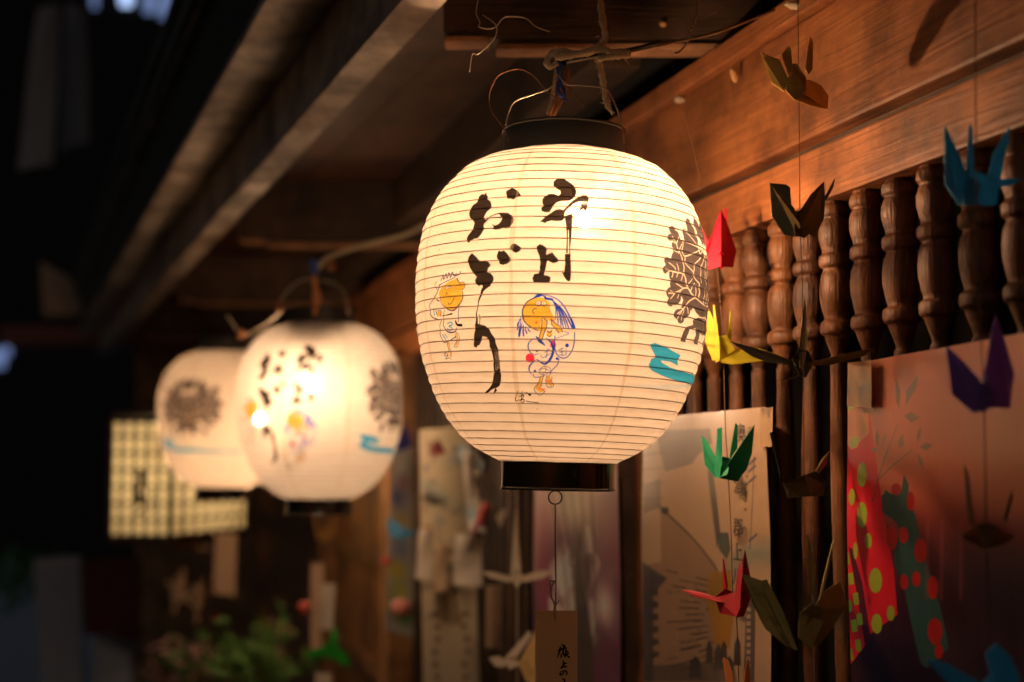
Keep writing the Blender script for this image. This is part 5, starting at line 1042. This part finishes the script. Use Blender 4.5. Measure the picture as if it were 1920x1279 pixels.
for i_, (a, b) in enumerate(((p02, p02 + (p00 - p01)), (p02 + (p00 - p01), p00))):
    a = Vector((a.x, a.y, zbot)); b = Vector((b.x, b.y, zbot)); up = Vector((0, 0, ztop - zbot)); e = Vector((.002, .003, 0))
    bm = bmesh.new(); A = [bm.verts.new(v - BX.location) for v in (a, b, b + up, a + up)]; B = [bm.verts.new(v + e - BX.location) for v in (a, b, b + up, a + up)]
    bm.faces.new(A); bm.faces.new(B[::-1])
    for i in range(4): bm.faces.new((A[i], B[i], B[(i+1)%4], A[(i+1)%4]))
    obj('back_pane', bm, WPAP, BX)
# brush mark on the left pane
bm = bmesh.new()
for P, r in (([(262,880),(266,900),(258,920),(262,945)], .008), ([(245,885),(258,890),(280,884)], .004), ([(262,925),(270,950),(258,965)], .005), ([(288,920),(284,950),(290,960)], .003)):
    tube_bm([at(x, y_, 4.405) - BX.location for x, y_ in P], r, 5, bm=bm)
obj('brush_mark', bm, MATTE_BLACK, BX)
BB, N_, L_, b_ = newmat('tube_lamp'); b_.inputs['Emission Color'].default_value = (1, .76, .44, 1); b_.inputs['Emission Strength'].default_value = 150
cen = (_q[0] + _q[1] + _q[2] + _q[3]) / 4
obj('bulb', sphere_bm(.028, 1, 1, 1, cen + Vector((-.01, -.10, (ztop * .62 + zbot * .38))) - BX.location, 2), BB, BX, True)
obj('bulb', sphere_bm(.028, 1, 1, 1, cen + Vector((.0, .10, (ztop * .5 + zbot * .5))) - BX.location, 2), BB, BX, True)

# ------------------------------------------------------------------ flowers and ornament at lower left
LEAF = leafpaper('leaf_green', (.10, .24, .05), .2); PETAL = leafpaper('pink_petal', (.90, .52, .52), .3); PETALW = leafpaper('tan_petal', (.60, .45, .28), .3)
def cluster(name, px, py, D, n, rx, rz, mats, size, label, cat, seed):
    rg = random.Random(seed); T = empty(name, at(px, py, D), label=label, cat=cat)
    for nm, mt, frac in mats:
        bm = bmesh.new()
        for _ in range(int(n * frac)):
            c = Vector((rg.gauss(0, rx * .45), rg.gauss(0, rx * .4), rg.gauss(0, rz * .42))); a = Vector((rg.uniform(-1, 1), rg.uniform(-1, 1), rg.uniform(-1, 1))).normalized(); b = a.orthogonal().normalized(); sz = size * rg.uniform(.6, 1.3)
            v = [bm.verts.new(c + q) for q in (a * sz, b * sz * .45 + a * sz * .1, -a * sz, -b * sz * .45)]; bm.faces.new(v)
        obj(nm, bm, mt, T)
    return T
cluster('potted_flowers', 345, 1235, 4.6, 150, .11, .09, (('blossom', PETAL, .55), ('foliage', LEAF, .45)), .020, 'blurred pink flowers at the bottom under the dried ornament', 'flowers', 1)
cluster('leafy_plant', 470, 1240, 4.2, 220, .16, .12, (('foliage', LEAF, 1),), .026, 'dark green leafy plant at the bottom below the middle lantern', 'plant', 2)
cluster('potted_flowers', 520, 1195, 4.4, 50, .05, .12, (('blossom', PETALW, .7), ('foliage', LEAF, .3)), .020, 'spray of tan blossoms left of the bright green crane', 'flowers', 3)
orn = empty('dried_ornament', at(350, 1095, 4.7), label='dried tan leaf ornament hanging under the box lantern', cat='ornament')
for P, r in (([(318,1030),(350,1018),(396,1030)], .020), ([(345,1065),(335,1100),(325,1150)], .022), ([(310,1090),(335,1110),(360,1135)], .018), ([(388,1080),(375,1110),(368,1170)], .020), ([(350,1120),(375,1100),(398,1120)], .015)):
    obj('dry_leaf', tube_bm([p - orn.location for p in tp_(P, 4.7)], [r * .4, r, r * .9, r * .3], 6, wob=.2), KRAFT, orn)

# ------------------------------------------------------------------ street at the left, far and dark
bmg = box_bm(-60, 60, -5, 120, -.2, 0); gnd = obj('ground', bmg, plain('dark_asphalt', (.05, .05, .055), .8, 0, .3, 3, .3), None, kind='structure')
FAC = plain('dark_facade', (.02, .018, .018), .8); PALE = plain('pale_plaster', (.42, .42, .42), .9)
def slab(name, P, D, mat, t, parent=None, **k): return card(name, D, P, mat, parent, t=t, nx=1, ny=1, **k)
bld = slab('far_house', [(-700,-900),(760,-900),(760,1100),(-700,1100)], 24, FAC, 4.0, label='dark house across the street beyond the roof edge', cat='house')
GLOW, N_, L_, b_ = newmat('window_glow'); b_.inputs['Base Color'].default_value = (.1, .1, .1, 1); b_.inputs['Emission Color'].default_value = (.45, .62, 1, 1); b_.inputs['Emission Strength'].default_value = 1.6
GLOW2, N_, L_, b_ = newmat('window_glow_dim'); b_.inputs['Base Color'].default_value = (.1, .1, .1, 1); b_.inputs['Emission Color'].default_value = (.35, .50, 1, 1); b_.inputs['Emission Strength'].default_value = .38
for P, m_ in (([(222,-60),(250,-60),(246,10),(226,10)], GLOW), ([(262,-60),(290,-60),(292,24),(270,24)], GLOW2), ([(298,-60),(330,-60),(322,38),(300,34)], GLOW2), ([(168,-60),(180,-60),(182,14),(172,14)], GLOW2), ([(-20,655),(8,655),(8,690),(-20,690)], GLOW2), ([(8,648),(18,648),(18,668),(8,668)], GLOW2)):
    slab('window', P, 23.95, m_, .03, bld)
card('cloth_banner', 9.0, [(70,20),(112,10),(100,310),(30,320)], PALE, nx=4, ny=8, curl=.05, label='pale cloth hanging in the dark at far left', cat='cloth')
card('cloth_banner', 9.2, [(125,5),(160,20),(170,270),(110,285)], plain('grey_cloth', (.30, .30, .33), .9), nx=4, ny=8, curl=.05, label='second, greyer cloth hanging right of the pale one', cat='cloth')
slab('gable_panel', [(75,490),(120,515),(190,590),(80,592)], 7.5, plain('gable_board', (.5, .36, .24), .8), .04, label='brown gable board below the far end of the roof edge', cat='board')
slab('far_eave', [(0,610),(300,612),(300,640),(0,646)], 8.0, plain('far_eave_wood', (.25, .10, .07), .8), .3, label='thin dark red eave across the street end', cat='eave')
slab('signboard', [(62,1048),(150,1042),(158,1290),(75,1290)], 6.5, plain('grey_board', (.45, .50, .56), .8), .03, label='grey upright board standing at the lower left', cat='board')
slab('pavement_box', [(178,1195),(245,1230),(250,1330),(172,1330)], 6.0, plain('grey_box', (.40, .46, .52), .8), .3, label='grey box standing right of the grey board', cat='box')
slab('dark_curtain', [(150,1050),(262,1045),(262,1200),(160,1190)], 6.2, plain('maroon_cloth', (.12, .03, .03), .9), .02, label='dark maroon curtain beside the far end of the shop', cat='curtain')
cluster('street_shrub', 32, 1085, 9.0, 160, .35, .22, (('foliage', leafpaper('street_leaf', (.10, .30, .07), .2), 1),), .05, 'green shrub in the dim street at far left', 'shrub', 6)
road = obj('road', box_bm(-14, -1.9, 5, 60, .002, .012), plain('pale_paving', (.6, .6, .66), .8, 0, .2, 6, .2), None, kind='structure')
